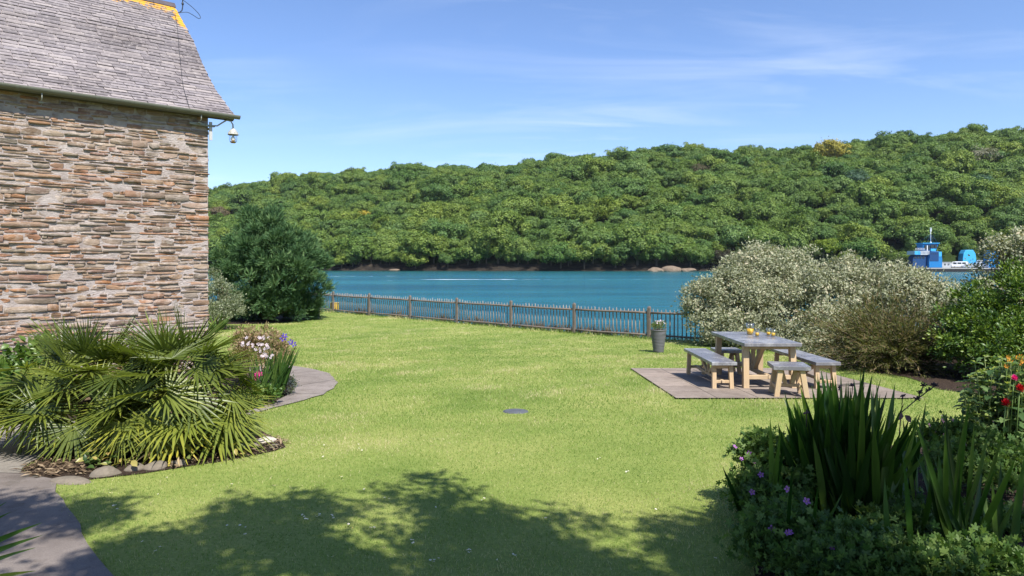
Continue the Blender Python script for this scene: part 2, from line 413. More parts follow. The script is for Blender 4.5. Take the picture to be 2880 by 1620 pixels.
# paving materials
def paving(name, c1, c2, slab=None, dark=.35):
    m, t, b = nodes(name); p = geopos(t)
    c = ramp(t, [c1, c2], mrange(t, noise(t, 1.3, 8, .65, p), .3, .7))
    c = mix(t, mrange(t, noise(t, 160, 3, .7, p), .35, .68), mix(t, 1.0, c, (.66, .66, .66), 'MULTIPLY'), c)
    c = mix(t, mrange(t, noise(t, 420, 2, .6, p), .62, .72), c, mix(t, 1.0, c, (1.5, 1.5, 1.5), 'MULTIPLY'))
    c = mix(t, mrange(t, noise(t, 5.5, 8, .75, p), .50, .66, 0, .65), c, mix(t, 1.0, c, (.60, .57, .53), 'MULTIPLY'))
    c = mix(t, mrange(t, noise(t, 28, 6, .8, p), .56, .70, 0, .7), c, mix(t, 1.0, c, (1.35, 1.32, 1.28), 'MULTIPLY'))
    vo = t.nodes.new('ShaderNodeTexVoronoi'); vo.feature = 'DISTANCE_TO_EDGE'; vo.inputs['Scale'].default_value = .55 if not slab else .2; t.links.new(p, vo.inputs['Vector'])
    ck = mth(t, 'MULTIPLY', mrange(t, vo.outputs['Distance'], .012, .004), mrange(t, noise(t, 1.1, 4, .6, p), .48, .56))
    c = mix(t, mth(t, 'MULTIPLY', ck, .8), c, (.05, .045, .035))
    c = mix(t, mrange(t, noise(t, 2.3, 9, .8, p), .64, .70, 0, .55), c, (.10, .125, .045))
    h = noise(t, 160, 4, .7, p)
    if slab:
        br = t.nodes.new('ShaderNodeTexBrick'); br.offset = 0; br.squash = 1
        mpn = t.nodes.new('ShaderNodeMapping'); mpn.inputs['Location'].default_value = (-slab[0], -slab[1], 0); t.links.new(p, mpn.inputs[0]); t.links.new(mpn.outputs[0], br.inputs['Vector'])
        br.inputs['Scale'].default_value = 1; br.inputs['Brick Width'].default_value = .6; br.inputs['Row Height'].default_value = .6
        br.inputs['Mortar Size'].default_value = .009; br.inputs['Mortar Smooth'].default_value = .3; br.inputs['Bias'].default_value = 0
        br.inputs['Color1'].default_value = (.86, .85, .84, 1); br.inputs['Color2'].default_value = (1.1, 1.08, 1.07, 1); br.inputs['Mortar'].default_value = (.30, .29, .25, 1)
        c = mix(t, 1.0, c, br.outputs['Color'], 'MULTIPLY')
        h = mth(t, 'SUBTRACT', mth(t, 'MULTIPLY', h, .3), br.outputs['Fac'])
    t.links.new(c, b.inputs['Base Color']); b.inputs['Roughness'].default_value = .9; b.inputs['Specular IOR Level'].default_value = .25
    bump(t, b, h, .5, .008)
    return m
sheet('patio', PATIO, .022, paving('patio_slabs', (.235, .19, .158), (.37, .31, .262), (2.37, 9.87)))
sheet('tarmac_path', ASPHALT, .012, paving('tarmac', (.155, .130, .115), (.275, .237, .212)))
sheet('concrete_path', CONCRETE, .016, paving('path_concrete', (.22, .195, .165), (.31, .28, .245)))
sheet('curved_path', CURVE, .014, paving('curved_tarmac', (.20, .17, .15), (.31, .268, .24)))
m, t, b = nodes('soil'); p = geopos(t)
c = ramp(t, [(.022, .015, .011), (.055, .038, .028), (.13, .09, .065)], mrange(t, noise(t, 22, 8, .7, p), .25, .8), [0, .55, 1])
c = mix(t, mrange(t, noise(t, 75, 3, .6, p, stretch=(1, .3, 1)), .62, .7), c, (.20, .145, .10))
t.links.new(c, b.inputs['Base Color']); b.inputs['Roughness'].default_value = .95; b.inputs['Specular IOR Level'].default_value = .1
bump(t, b, noise(t, 30, 8, .7, p), 1.0, .05)
for nm, poly in (('palm_bed_soil', BEDL), ('flower_bed_soil', BEDR), ('shrub_bed_soil', BEDS), ('conifer_bed_soil', BEDC)): sheet(nm, poly, .008, m)

# water
m, t, b = nodes('river_water'); p = geopos(t)
sx = t.nodes.new('ShaderNodeSeparateXYZ'); t.links.new(p, sx.inputs[0]); X_, Y_ = sx.outputs[0], sx.outputs[1]
def band(lo, hi, src, soft):
    return mth(t, 'MULTIPLY', mrange(t, src, lo-soft, lo+soft), mrange(t, src, hi+soft, hi-soft))
wn = noise(t, .55, 6, .75, p, stretch=(.35, 1, 1))
f1 = mth(t, 'MULTIPLY', band(-20, 0, X_, 2.5), band(158.5, 161.5, Y_, 1.0))
f2 = mth(t, 'MULTIPLY', band(-18, 34, X_, 12), band(159.5, 161.5, Y_, 1.0))
f3 = mth(t, 'MULTIPLY', band(-58, -34, X_, 5), band(193, 199, Y_, 2.5))
f4 = mth(t, 'MULTIPLY', band(-27, -25, X_, .6), band(147, 151, Y_, 1.5))
foam = mth(t, 'MAXIMUM', mth(t, 'MULTIPLY', f1, mrange(t, wn, .44, .54)), mth(t, 'MULTIPLY', mth(t, 'MAXIMUM', mth(t, 'MAXIMUM', f2, f3), f4), mrange(t, wn, .55, .64)))
c = ramp(t, [(.005, .078, .135), (.018, .150, .205)], mrange(t, noise(t, .05, 7, .65, p, stretch=(.3, 1, 1)), .35, .66))
c = mix(t, mrange(t, Y_, 200, 300, 0, .85), c, (.012, .085, .080))  # darker green towards the far shore: hill reflection put into the colour
c = mix(t, foam, c, (.75, .78, .78))
t.links.new(c, b.inputs['Base Color'])
t.links.new(mrange(t, foam, 0, 1, .16, .8), b.inputs['Roughness']); b.inputs['IOR'].default_value = 1.33; b.inputs['Specular IOR Level'].default_value = .32
h = mth(t, 'ADD', noise(t, .9, 6, .65, p, stretch=(.45, 1, 1)), mth(t, 'MULTIPLY', noise(t, .16, 4, .6, p, stretch=(.4, 1, 1)), 2.0))
bump(t, b, h, .9, .5)
ux = np.linspace(-1600, 1600, 9); uy = np.array([10, 60, 140, 260, 420, 900]); WX, WY = np.meshgrid(ux, uy)
idx = np.arange(54).reshape(6, 9); Q = np.stack([idx[:-1, :-1], idx[:-1, 1:], idx[1:, 1:], idx[1:, :-1]], -1).reshape(-1, 4)
tag(link('river_water', np_mesh('river_water', np.stack([WX.ravel(), WY.ravel(), np.full(54, WATER_Z)], 1), F4=Q, mats=[m])), kind='structure')

# hill across the river
SILX = np.array([-900, 400, 586, 650, 750, 830, 980, 1100, 1215, 1300, 1400, 1470, 1540, 1640, 1700, 1800, 1900, 2050, 2200, 2350, 2450, 2550, 2650, 2750, 2880, 3300, 3800])
SILY = np.array([620, 565, 542, 530, 516, 504, 494, 489, 478, 478, 474, 463, 452, 446, 447, 428, 424, 424, 417, 408, 396, 380, 374, 372, 367, 350, 340])
TREE_H = 8.0
def hill(u, Y):
    Ys = np.interp(u, [-1.3, -.45, -.25, 0, .35, .6, .75, 1.3], [460, 362, 318, 308, 302, 297, 292, 270])
    Yr = np.interp(u, [-1.3, -.45, 0, .4, .75, 1.3], [820, 720, 615, 525, 475, 430])
    zr = CZ+(737-np.interp(1440+1920*u, SILX, SILY))*Yr/1920-TREE_H
    tt = (Y-Ys)/(Yr-Ys); q = np.clip(tt, 0, 1); pr = 1.3*q-.3*q*q
    bank = np.clip((Y-Ys)/5.0, 0, 1)*3.0
    und = 5.0*np.sin(u*Y*.035+1.0)*np.sin(Y*.021+.4)*np.sin(np.pi*q)+3.0*np.sin(u*Y*.013+Y*.017)*np.sin(np.pi*q)
    z = WATER_Z-1.5+np.clip((Y-Ys+4)/4.0, 0, 1)*1.5+bank+(zr-WATER_Z-3.0)*pr+und-np.clip(tt-1, 0, 5)*25
    return z, tt
uu = np.linspace(-1.3, 1.3, 320); tt = np.concatenate([[-.06, -.03, -.015, 0, .006, .012, .02], np.linspace(.04, 1.35, 70)])
U_, T_ = np.meshgrid(uu, tt)
Ys_ = np.interp(U_, [-1.3, -.45, -.25, 0, .35, .6, .75, 1.3], [460, 362, 318, 308, 302, 297, 292, 270]); Yr_ = np.interp(U_, [-1.3, -.45, 0, .4, .75, 1.3], [820, 720, 615, 525, 475, 430])
HY_ = Ys_+T_*(Yr_-Ys_); HZ, _ = hill(U_, HY_)
jit = np.where((T_ >= 0) & (T_ < .025), rng.normal(size=T_.shape)*.5, 0)
HV = np.stack([(U_*HY_).ravel(), (HY_+jit*1.5).ravel(), (HZ+jit).ravel()], 1)
idx = np.arange(U_.size).reshape(U_.shape); Q = np.stack([idx[:-1, :-1], idx[:-1, 1:], idx[1:, 1:], idx[1:, :-1]], -1).reshape(-1, 4)
m, t, b = nodes('hillside'); p = geopos(t)
sx = t.nodes.new('ShaderNodeSeparateXYZ'); t.links.new(p, sx.inputs[0])
rock = ramp(t, [(.010, .009, .008), (.03, .025, .02), (.085, .065, .045)], mrange(t, noise(t, .5, 8, .7, p, stretch=(.4, 1, 2)), .3, .75), [0, .6, 1])
c = mix(t, mrange(t, sx.outputs[2], .6, 1.6), rock, ramp(t, [(.016, .028, .008), (.03, .05, .012)], noise(t, .2, 5, .6, p)))
t.links.new(c, b.inputs['Base Color']); b.inputs['Roughness'].default_value = .95; b.inputs['Specular IOR Level'].default_value = .1
bump(t, b, noise(t, .8, 8, .7, p), 1.0, .6)
tag(link('hillside', np_mesh('hillside', HV, F4=Q, mats=[m])), kind='structure')

# ---- woodland
HUES = [(.58, .76, .66), (.95, 1.0, .80), (1.05, 1.05, 1.0), (1.38, 1.22, .85), (.70, .86, .95), (1.15, 1.06, .75), (.50, .68, .66), (1.0, 1.05, 1.25), (.82, .90, .72), (1.22, 1.16, 1.0)]
WOOD = leafmat('oak_leaves', [(.047, .084, .020), (.090, .149, .033), (.140, .208, .045), (.205, .268, .066)], .25, .55, .25, HUES)
def treemat(nm, cols): return leafmat(nm, cols, .25, .55, .25)
def crown_mesh(name, mat, seed, n_clump=66, n_leaf=120, Rr=6.6, Hh=10.0, leaf=.58):
    global rng
    keep = rng; rng = np.random.default_rng(seed)
    nb = rng.integers(7, 11); blobs = [(0, 0, Hh*.55, Rr*.62, Rr*.62, Hh*.36)]
    for k in range(nb):
        a = 2*math.pi*(k+rng.uniform(-.3, .3))/nb; rr = Rr*rng.uniform(.42, .68); z = Hh*rng.uniform(.36, .70); s = rng.uniform(.30, .46)
        blobs.append((rr*math.cos(a), rr*math.sin(a), z, Rr*s, Rr*s, Hh*s*.62))
    P, D, N, v, C = canopy(blobs, n_clump, 1.7, n_leaf, .35, .06, -.35, flat=.85)
    n = len(P); L = leaf*rng.uniform(.6, 1.3, n)
    V, F, k = inst(KITE, P, D, N, L, L*rng.uniform(.6, .95, n))
    mb = MB(); tips = [Vector(q)*.8 for q in C[:7]]
    mb.tube([(0, 0, -1.5), (.1, .05, Hh*.2), (.2, -.1, Hh*.42)], [.45, .32, .2], 6)
    for q in tips: mb.tube([(.1, 0, Hh*.22), (q[0]*.5, q[1]*.5, Hh*.36), q], [.2, .12, .04], 5, caps=False)
    rng = keep
    return np_mesh(name, V, F4=F, mats=[mat], fv=v), mb.mesh(name+'_trunk', BARK)
CROWNS = [crown_mesh('broadleaf_crown', WOOD, 100+i, Rr=5.8+.55*(i % 3), Hh=9.0+.8*((i*2) % 5)) for i in range(7)]
# sample standing places
sp = 8.6; gx = np.arange(-420, 460, sp); gy = np.arange(285, 760, sp)
TX, TY = np.meshgrid(gx, gy); TX = TX.ravel()+rng.uniform(-.46, .46, TX.size)*sp; TY = TY.ravel()+rng.uniform(-.46, .46, TY.size)*sp
U = TX/TY; TZ, TT = hill(U, TY)
keepm = (U > -.54) & (U < .80) & (TT > .008) & (TT < 1.03)
TX, TY, TZ, TT, U = TX[keepm], TY[keepm], TZ[keepm], TT[keepm], U[keepm]
# an overhanging front row along the shore
fu = np.arange(-.47, .79, .0155)+rng.uniform(-.004, .004, len(np.arange(-.47, .79, .0155)))
fY = np.interp(fu, [-.45, -.25, 0, .35, .6, .75], [362, 318, 308, 302, 297, 292])+rng.uniform(1.2, 4.5, len(fu))
fZ, fT = hill(fu, fY)
TX = np.concatenate([fu*fY, TX]); TY = np.concatenate([fY, TY]); TZ = np.concatenate([fZ, TZ]); TT = np.concatenate([fT, TT])
nfront = len(fu)
def hill_hit(px, py, up=5.0):
    u = (px-1440)/1920; Y = np.linspace(290, 760, 2400); z, tq = hill(np.full_like(Y, u), Y)
    pj = 737-1920*(z+up-CZ)/Y; ok = np.where((pj < py) & (tq > 0))[0]
    i = ok[0] if len(ok) else int(np.argmin(np.where(tq > 0, pj, 9e9)))
    return u*Y[i], Y[i], z[i]
SPECIAL = [  # px, py, width in px, colours, label
    (2335, 450, 84, [(.16, .15, .02), (.27, .24, .035), (.38, .33, .06)], 'large golden yellow tree high on the wooded hill across the river'),
    (1022, 604, 40, [(.24, .19, .02), (.42, .34, .05), (.55, .46, .08)], 'small golden yellow tree halfway up the wooded hill behind the conifer'),
    (1962, 486, 52, [(.055, .055, .025), (.10, .09, .045), (.14, .115, .06)], 'rounded brown tree near the skyline of the wooded hill'),
    (617, 606, 50, [(.09, .075, .04), (.15, .12, .065), (.20, .15, .09)], 'pinkish brown tree on the far hill beside the cottage corner'),
    (1585, 500, 44, [(.07, .065, .035), (.11, .095, .05), (.14, .12, .07)], 'small brownish tree below the tallest trees of the skyline'),
    (2405, 512, 66, [(.04, .085, .045), (.07, .13, .075), (.10, .17, .10)], 'bluish green tree below the golden yellow tree on the hill'),
    (2310, 695, 60, [(.09, .14, .012), (.15, .21, .02), (.21, .27, .035)], 'bright lime green tree low on the hill behind the pale shrub'),
    (2036, 722, 56, [(.028, .026, .016), (.05, .045, .025), (.07, .06, .04)], 'dark brown tree at the river edge beside the pale shrub'),
    (2750, 452, 70, [(.12, .12, .075), (.19, .185, .12), (.26, .25, .17)], 'thin greyish half bare tree near the top of the hill at right'),
    (2745, 520, 60, [(.03, .075, .04), (.055, .11, .06), (.08, .15, .085)], 'grey green tree under the half bare tree on the hill'),
]
tmpx, tmpy = [], []
for i, (px, py, wd, cols, lab) in enumerate(SPECIAL):
    x, y, z = hill_hit(px, py); sc = wd*y/1920/11.0
    cm, tm = crown_mesh('broadleaf_crown', treemat('leaves_special', cols), 300+i, n_clump=44 if i == 8 else 74, n_leaf=30 if i == 8 else 62)
    r = empty('broadleaf_tree', (x, y-2, z), random.uniform(0, 6)); r.scale = (sc, sc, sc)
    tag(r, lab, 'tree', 'trees on the wooded hill')
    link('crown', cm, r); link('trunk', tm, r); tmpx.append(x); tmpy.append(y-2)
# skyline giants
for px, py, sc, lab in ((1560, 432, 1.45, 'broad dark tree standing proud of the skyline left of the tallest tree'), (1881, 420, 1.6, 'tall pointed dark tree standing highest on the middle of the skyline')):
    x, y, z = hill_hit(px, py+28); r = empty('broadleaf_tree', (x, y, z), 1.0); r.scale = (sc*(.9 if px > 1700 else 1.2), sc, sc)
    tag(r, lab, 'tree', 'trees on the wooded hill'); link('crown', CROWNS[1][0], r); link('trunk', CROWNS[1][1], r); tmpx.append(x); tmpy.append(y)
far = np.ones(len(TX), bool)
for x, y in zip(tmpx, tmpy): far &= (np.hypot(TX-x, TY-y) > 8.0) & ~((np.abs(TX-x*TY/y) < 6.5) & (TY < y) & (TY > y-19))
far &= ~((TX > 150) & (TX < 210) & (TY < 300))
fl = np.arange(len(TX)) < nfront
TX, TY, TZ, TT, fl = TX[far], TY[far], TZ[far], TT[far], fl[far]
sc_all = np.where(TT > .9, rng.uniform(.6, 1.25, len(TX)), rng.uniform(.62, 1.3, len(TX))); sc_all = np.where((rng.random(len(TX)) < .16) & (TT < .85), sc_all*1.0+.35, sc_all)
order = np.argsort(np.where(fl, TY-1000, TY)); single = order[:275]; rest = order[275:]
first_crowns = []
for q, i in enumerate(single):
    k = q % 7; cm, tm = CROWNS[k]; s = sc_all[i]
    front = fl[i]
    r = empty('broadleaf_tree', (TX[i], TY[i], TZ[i]-(.4 if front else .6)), random.uniform(0, 6.28)); r.scale = (s, s, s*random.uniform(.85, 1.15))
    tag(r, 'green broadleaf tree on the river edge at the foot of the wooded hill' if front else 'green broadleaf tree packed among others low on the wooded hill', 'tree',
        'trees along the far shore' if front else 'trees on the wooded hill')
    c_ = link('crown', cm, r); link('trunk', tm, r)
    if q < 7: first_crowns.append(c_)
# the remaining far wood reads as one mass
pm = np_mesh('far_woodland', np.stack([TX[rest], TY[rest], TZ[rest]-.6], 1), F3=[(0, 1, 2)])
for nm, ty, val in (('rz', 'FLOAT_VECTOR', np.stack([0*TX[rest], 0*TX[rest], rng.uniform(0, 6.28, len(rest))], 1)), ('sc', 'FLOAT_VECTOR', sc_all[rest][:, None]*np.stack([np.ones(len(rest)), np.ones(len(rest)), rng.uniform(.8, 1.15, len(rest))], 1))):
    a = pm.attributes.new(nm, ty, 'POINT'); a.data.foreach_set('vector', np.ascontiguousarray(val, np.float32).ravel())
a = pm.attributes.new('k', 'INT', 'POINT'); a.data.foreach_set('value', rng.integers(0, 7, len(rest)).astype(np.int32))
fw = link('far_woodland', pm); tag(fw, 'dense green oak wood covering the upper hillside across the river', 'woodland', kind='stuff')
ng = bpy.data.node_groups.new('wood_scatter', 'GeometryNodeTree')
ng.interface.new_socket('Geometry', in_out='INPUT', socket_type='NodeSocketGeometry'); ng.interface.new_socket('Geometry', in_out='OUTPUT', socket_type='NodeSocketGeometry')
gi = ng.nodes.new('NodeGroupInput'); go = ng.nodes.new('NodeGroupOutput'); iop = ng.nodes.new('GeometryNodeInstanceOnPoints'); g2i = ng.nodes.new('GeometryNodeGeometryToInstance')
m2p = ng.nodes.new('GeometryNodeMeshToPoints')
ng.links.new(gi.outputs[0], m2p.inputs['Mesh']); ng.links.new(m2p.outputs[0], iop.inputs['Points'])
for c_ in reversed(first_crowns):
    oi = ng.nodes.new('GeometryNodeObjectInfo'); oi.inputs['Object'].default_value = c_; oi.inputs['As Instance'].default_value = True
    ng.links.new(oi.outputs['Geometry'], g2i.inputs[0])
ng.links.new(g2i.outputs[0], iop.inputs['Instance']); iop.inputs['Pick Instance'].default_value = True
for nm, ty, sk in (('k', 'INT', 'Instance Index'), ('rz', 'FLOAT_VECTOR', 'Rotation'), ('sc', 'FLOAT_VECTOR', 'Scale')):
    na = ng.nodes.new('GeometryNodeInputNamedAttribute'); na.data_type = ty; na.inputs['Name'].default_value = nm
    ng.links.new(na.outputs['Attribute'], iop.inputs[sk])
ng.links.new(iop.outputs[0], go.inputs[0])
md = fw.modifiers.new('scatter', 'NODES'); md.node_group = ng

# pale rock outcrop on the far shore
RK = plain('shore_rock', (.16, .12, .085), .95, var=.5, nscale=1.0, bmp=1.0, bscale=4)
def rock_mesh(name, mat, sx, sy, sz, seed, sub=3, amp=.22):
    rr = random.Random(seed); bm = bmesh.new(); bmesh.ops.create_icosphere(bm, subdivisions=sub, radius=1)
    ph = [(Vector((rr.gauss(0, 1), rr.gauss(0, 1), rr.gauss(0, 1)))*1.9, rr.uniform(0, 6.3)) for _ in range(7)]
    for v in bm.verts:
        d = sum(math.sin(v.co.dot(a)+b) for a, b in ph)/7
        v.co *= 1+amp*2*d+rr.uniform(-.03, .03)
        v.co = Vector((v.co.x*sx, v.co.y*sy, max(v.co.z, -.35)*sz))
    me = bpy.data.meshes.new(name); bm.to_mesh(me); bm.free(); me.materials.append(mat); return me
for k, (px, py, wd, hh) in enumerate([(1845, 752, 46, 14), (1890, 748, 64, 20), (1935, 754, 40, 10), (2080, 752, 30, 10), (1110, 757, 30, 5)]):
    Y = 297 if k < 4 else 309
    x = (px-1440)*Y/1920
    o = link('shore_rock', rock_mesh('shore_rock', RK, wd*Y/3840, 3, hh*Y/2600, k), loc=(x, Y, WATER_Z+.3))
    tag(o, ['low tan rock at the left end of the rocky outcrop on the far shore', 'largest tan rock of the outcrop on the far shore under the trees', 'small tan rock at the right end of the outcrop on the far shore', 'tan rock on the far shore just left of the pale shrub', 'low flat rock on the far shore right of the conifer'][k], 'rock', 'rocks on the far shore')
# ------------------------------------------------------------------ STONE COTTAGE
HB = Vector((-5.34, 12.0, 0)); HB.z = gz(HB.x, HB.y)-.05
HA = math.atan2(.6617, .7497)
cot = empty('stone_cottage', HB, HA)
tag(cot, 'old stone cottage with a grey slate roof and rubble slatestone wall', 'cottage')
z0 = HB.z; EAVE = 4.17-z0      # local heights
# -- stones
m, t, b = nodes('rubble_stone')
oc = objco(t)
c = ramp(t, [(.20, .15, .125), (.31, .255, .205), (.25, .18, .13), (.36, .215, .125), (.28, .245, .19), (.39, .20, .10), (.24, .15, .12), (.36, .30, .235), (.30, .18, .12), (.29, .255, .22), (.34, .285, .24)], attr(t))
lay = noise(t, 9, 6, .65, oc, .4, (1, 1, 7))
c = mix(t, mrange(t, lay, .32, .62, 0, .6), c, mix(t, 1.0, c, (.55, .52, .50), 'MULTIPLY'))
c = mix(t, mrange(t, noise(t, 5, 5, .6, oc), .45, .72, 0, .4), c, (.36, .30, .235))
lich = mth(t, 'MULTIPLY', mrange(t, noise(t, 7, 8, .75, oc, .5), .49, .62), mrange(t, noise(t, .9, 3, .6, oc), .30, .60))
c = mix(t, mth(t, 'MULTIPLY', lich, .62), c, (.56, .51, .47))
c = mix(t, 1.0, c, (.97, .92, .885), 'MULTIPLY')
t.links.new(c, b.inputs['Base Color']); b.inputs['Roughness'].default_value = .88; b.inputs['Specular IOR Level'].default_value = .2
bump(t, b, mth(t, 'ADD', lay, mth(t, 'MULTIPLY', noise(t, 40, 6, .7, oc, 0, (1, 1, 2.5)), .6)), .9, .018)
STONE = m
m, t, b = nodes('lime_mortar'); oc = objco(t)
c = ramp(t, [(.27, .225, .205), (.41, .355, .33), (.53, .475, .45)], mrange(t, noise(t, 6, 8, .7, oc), .3, .72))
t.links.new(c, b.inputs['Base Color']); b.inputs['Roughness'].default_value = .95; b.inputs['Specular IOR Level'].default_value = .1
bump(t, b, noise(t, 26, 8, .75, oc, 0, (1, 1, 2)), 1.0, .03)
MORTAR = m
LW = 7.2
sv, sq4, sat, = [], [], []
def add_stone(x0, x1, za, zb, yf, yback=.10):
    """irregular flat stone; front at y=-yf"""
    w_, h_ = x1-x0, zb-za
    n = 10; pts = []
    k = random.choice((3, 4, 5)); q4 = [random.choice((.02, .08, .2, .42))*random.uniform(.5, 1) for _ in range(4)]
    for i in range(k+1):
        e = abs(i/k-.5)*2; pts.append((x0+w_*i/k+random.uniform(-.007, .007), za+h_*(q4[0 if i < k/2 else 1]*e**3)+random.uniform(0, .10)*h_))
    for i in range(k+1):
        e = abs(i/k-.5)*2; pts.append((x1-w_*i/k+random.uniform(-.007, .007), zb-h_*(q4[2 if i < k/2 else 3]*e**3)-random.uniform(0, .13)*h_))
    n = len(pts); cx = sum(p[0] for p in pts)/n; cz = sum(p[1] for p in pts)/n
    tl, tw = random.uniform(-.07, .07), random.uniform(-.10, .03)
    o = len(sv); rings = []
    for y, sxx, szz in ((yback, 1, 1), (-yf*.85, 1, 1), (-yf, 1-.006/max(w_, .05), .94)):
        for (px, pz) in pts:
            qx, qz = cx+(px-cx)*sxx, cz+(pz-cz)*szz
            yy = y if y > 0 else y+(qx-cx)*tl+(qz-cz)*tw+random.uniform(-.004, .004)
            sv.append((qx, yy, qz))
    a = random.random()
    for r in range(2):
        for i in range(n):
            j = (i+1) % n; sq4.append((o+r*n+i, o+r*n+j, o+(r+1)*n+j, o+(r+1)*n+i)); sat.append(a)
    # front face as quads between bottom and top chains
    f = o+2*n
    for i in range(k):
        sq4.append((f+i, f+i+1, f+n-2-i, f+n-1-i)); sat.append(a)
z = -.35
while z < EAVE-.02:
    h = random.choice((.035, .045, .055, .065, .08, .095, .12)); x = .03*random.uniform(-1, .7)
    while x > -LW:
        w_ = random.uniform(.12, .32)*random.choice((1, 1, 1.4, 1.9)); x0 = max(x-w_, -LW)
        wv = .018*math.sin(x*2.3+z*3.1)+.012*math.sin(x*5.1-z*2)
        g = random.uniform(.004, .016); gh = random.uniform(.002, .011)
        if h > .08 and random.random() < .5:
            s_ = random.uniform(.4, .6)
            add_stone(x0+g, x, z+wv+gh, z+wv+h*s_, random.uniform(.002, .024)); 
            xm = x0+(x-x0)*random.uniform(.3, .7)
            add_stone(x0+g, xm-g, z+wv+h*s_+gh, z+wv+h, random.uniform(.002, .024)); add_stone(xm, x, z+wv+h*s_+gh, z+wv+h, random.uniform(.002, .026))
        elif random.random() < .985:
            add_stone(x0+g, x, z+wv+gh+random.uniform(0, .01), z+wv+h*random.uniform(.9, 1.12), random.choice((.004, .008, .012, .016, .022, .030)))
        x = x0-g*.3
    z += h
wall_me = np_mesh('wall_stones', np.array(sv), F4=np.array(sq4), mats=[STONE], fv=np.array(sat))
bmw = bmesh.new(); bmw.from_mesh(wall_me); bmesh.ops.recalc_face_normals(bmw, faces=bmw.faces); bmw.to_mesh(wall_me); bmw.free()
wl = link('wall', wall_me, cot)
DEP = 6.9; PITCH_RUN = 3.62; RISE = 3.05
mb = MB()
# mortar bed: displaced grid in front, plain box behind
gxs = np.linspace(-LW, -.004, 120); gzs = np.linspace(-.4, EAVE+.05, 90); MX, MZ = np.meshgrid(gxs, gzs)
MY = -.003+.007*smoothnoise(MX.ravel()*8, MZ.ravel()*14, 1.4, 3)
idx = np.arange(MX.size).reshape(MX.shape); Q = np.stack([idx[:-1, :-1], idx[:-1, 1:], idx[1:, 1:], idx[1:, :-1]], -1).reshape(-1, 4)
link('mortar', np_mesh('mortar', np.stack([MX.ravel(), MY, MZ.ravel()], 1), F4=Q, mats=[MORTAR], smooth=True), wl)
mb = MB()
mb.prism([(.03, -.4), (DEP-.03, -.4), (DEP-.03, EAVE), (PITCH_RUN-.1, EAVE+RISE-.35), (.03, EAVE-.02)], -LW, -.012, 0, .2, 'x')
mb.obj('gable_wall', [STONE], cot)
# -- slate roof
def prof(s):   # slope distance from the eave -> (y, z) with a slight bell-cast
    L = math.hypot(PITCH_RUN+.2, RISE)
    q = s/L
    return -.20+(PITCH_RUN+.2)*(q+.028*math.sin(math.pi*min(q*1.6, 1))), EAVE-.02+RISE*(q-.030*math.sin(math.pi*min(q*1.6, 1)))
SLOPE = math.hypot(PITCH_RUN+.2, RISE); OVH = .40
m, t, b = nodes('roof_slate'); oc = objco(t)
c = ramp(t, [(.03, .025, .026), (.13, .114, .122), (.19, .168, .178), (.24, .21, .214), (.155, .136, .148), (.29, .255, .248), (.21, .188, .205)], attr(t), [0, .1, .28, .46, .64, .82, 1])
c = mix(t, mrange(t, noise(t, .8, 6, .65, oc, .4), .42, .70, 0, .85), c, mix(t, 1.0, c, (.50, .47, .47), 'MULTIPLY'))
c = mix(t, mrange(t, noise(t, 14, 7, .7, oc), .52, .68, 0, .6), c, (.46, .415, .40))
c = mix(t, mrange(t, noise(t, 5, 6, .8, oc), .66, .70, 0, .75), c, (.58, .57, .52))
sx = t.nodes.new('ShaderNodeSeparateXYZ'); t.links.new(oc, sx.inputs[0])
nl = noise(t, 4.5, 8, .72, oc, .3)
nearr = mrange(t, sx.outputs[2], EAVE+RISE-.62, EAVE+RISE-.05)
nearv = mth(t, 'MULTIPLY', mrange(t, sx.outputs[0], .12, OVH), mrange(t, sx.outputs[2], EAVE+RISE-1.1, EAVE+RISE-.6))
where_ = mth(t, 'MULTIPLY', mth(t, 'MAXIMUM', nearr, nearv), mrange(t, sx.outputs[0], -2.2, -.6))
orl = mrange(t, mth(t, 'ADD', nl, mth(t, 'MULTIPLY', where_, .42)), .76, .82)
c = mix(t, 1.0, c, (.98, .965, .97), 'MULTIPLY')
c = mix(t, orl, c, ramp(t, [(.52, .235, .01), (.72, .36, .02)], noise(t, 18, 5, .6, oc)))
t.links.new(c, b.inputs['Base Color']); b.inputs['Roughness'].default_value = .62; b.inputs['Specular IOR Level'].default_value = .4
bump(t, b, noise(t, 30, 7, .7, oc), .35, .006)
SLATE = m
V, F, A = [], [], []
EXP = .122; i = 0; s = 0.0
while s < SLOPE-.06:
    x = OVH+.01+random.uniform(-.006, .006)-(.0 if i % 2 else .12); edge = True; first = True
    if x < OVH: xs_list = [(x, OVH+random.uniform(-.008, .010))]
    else: xs_list = []
    xx = x
    while xx > -LW-.1:
        w_ = random.uniform(.19, .34)+.04*(1-s/SLOPE); xs_list.append((xx-w_, xx)); xx -= w_
    for (xa, xb) in xs_list:
        j = random.uniform(-.007, .007); dn = random.uniform(.014, .026)
        ya, za = prof(max(0, s+j)); yb, zb = prof(min(SLOPE, s+.25)); d = Vector((0, yb-ya, zb-za)).normalized(); nrm = Vector((0, -d.z, d.y))
        lo = Vector((0, ya, za))+nrm*(dn+.006); hi = Vector((0, yb, zb))+nrm*.002; lb = Vector((0, ya, za))+nrm*(.004)
        g = random.uniform(.002, .006); tw = random.uniform(-.003, .003)
        o = len(V)
        V += [(xa+g, lo.y, lo.z+tw), (xb-g, lo.y, lo.z-tw), (xb-g, hi.y, hi.z), (xa+g, hi.y, hi.z), (xa+g, lb.y, lb.z), (xb-g, lb.y, lb.z)]
        a = random.uniform(.12, 1); F += [(o, o+1, o+2, o+3), (o+4, o+5, o+1, o)]; A += [a, 0.0]  # lower edges coloured dark, standing in for shadow lines between the courses
        F += [(o+1, o+5, o+2, o+2)] if False else []
    s += EXP; i += 1
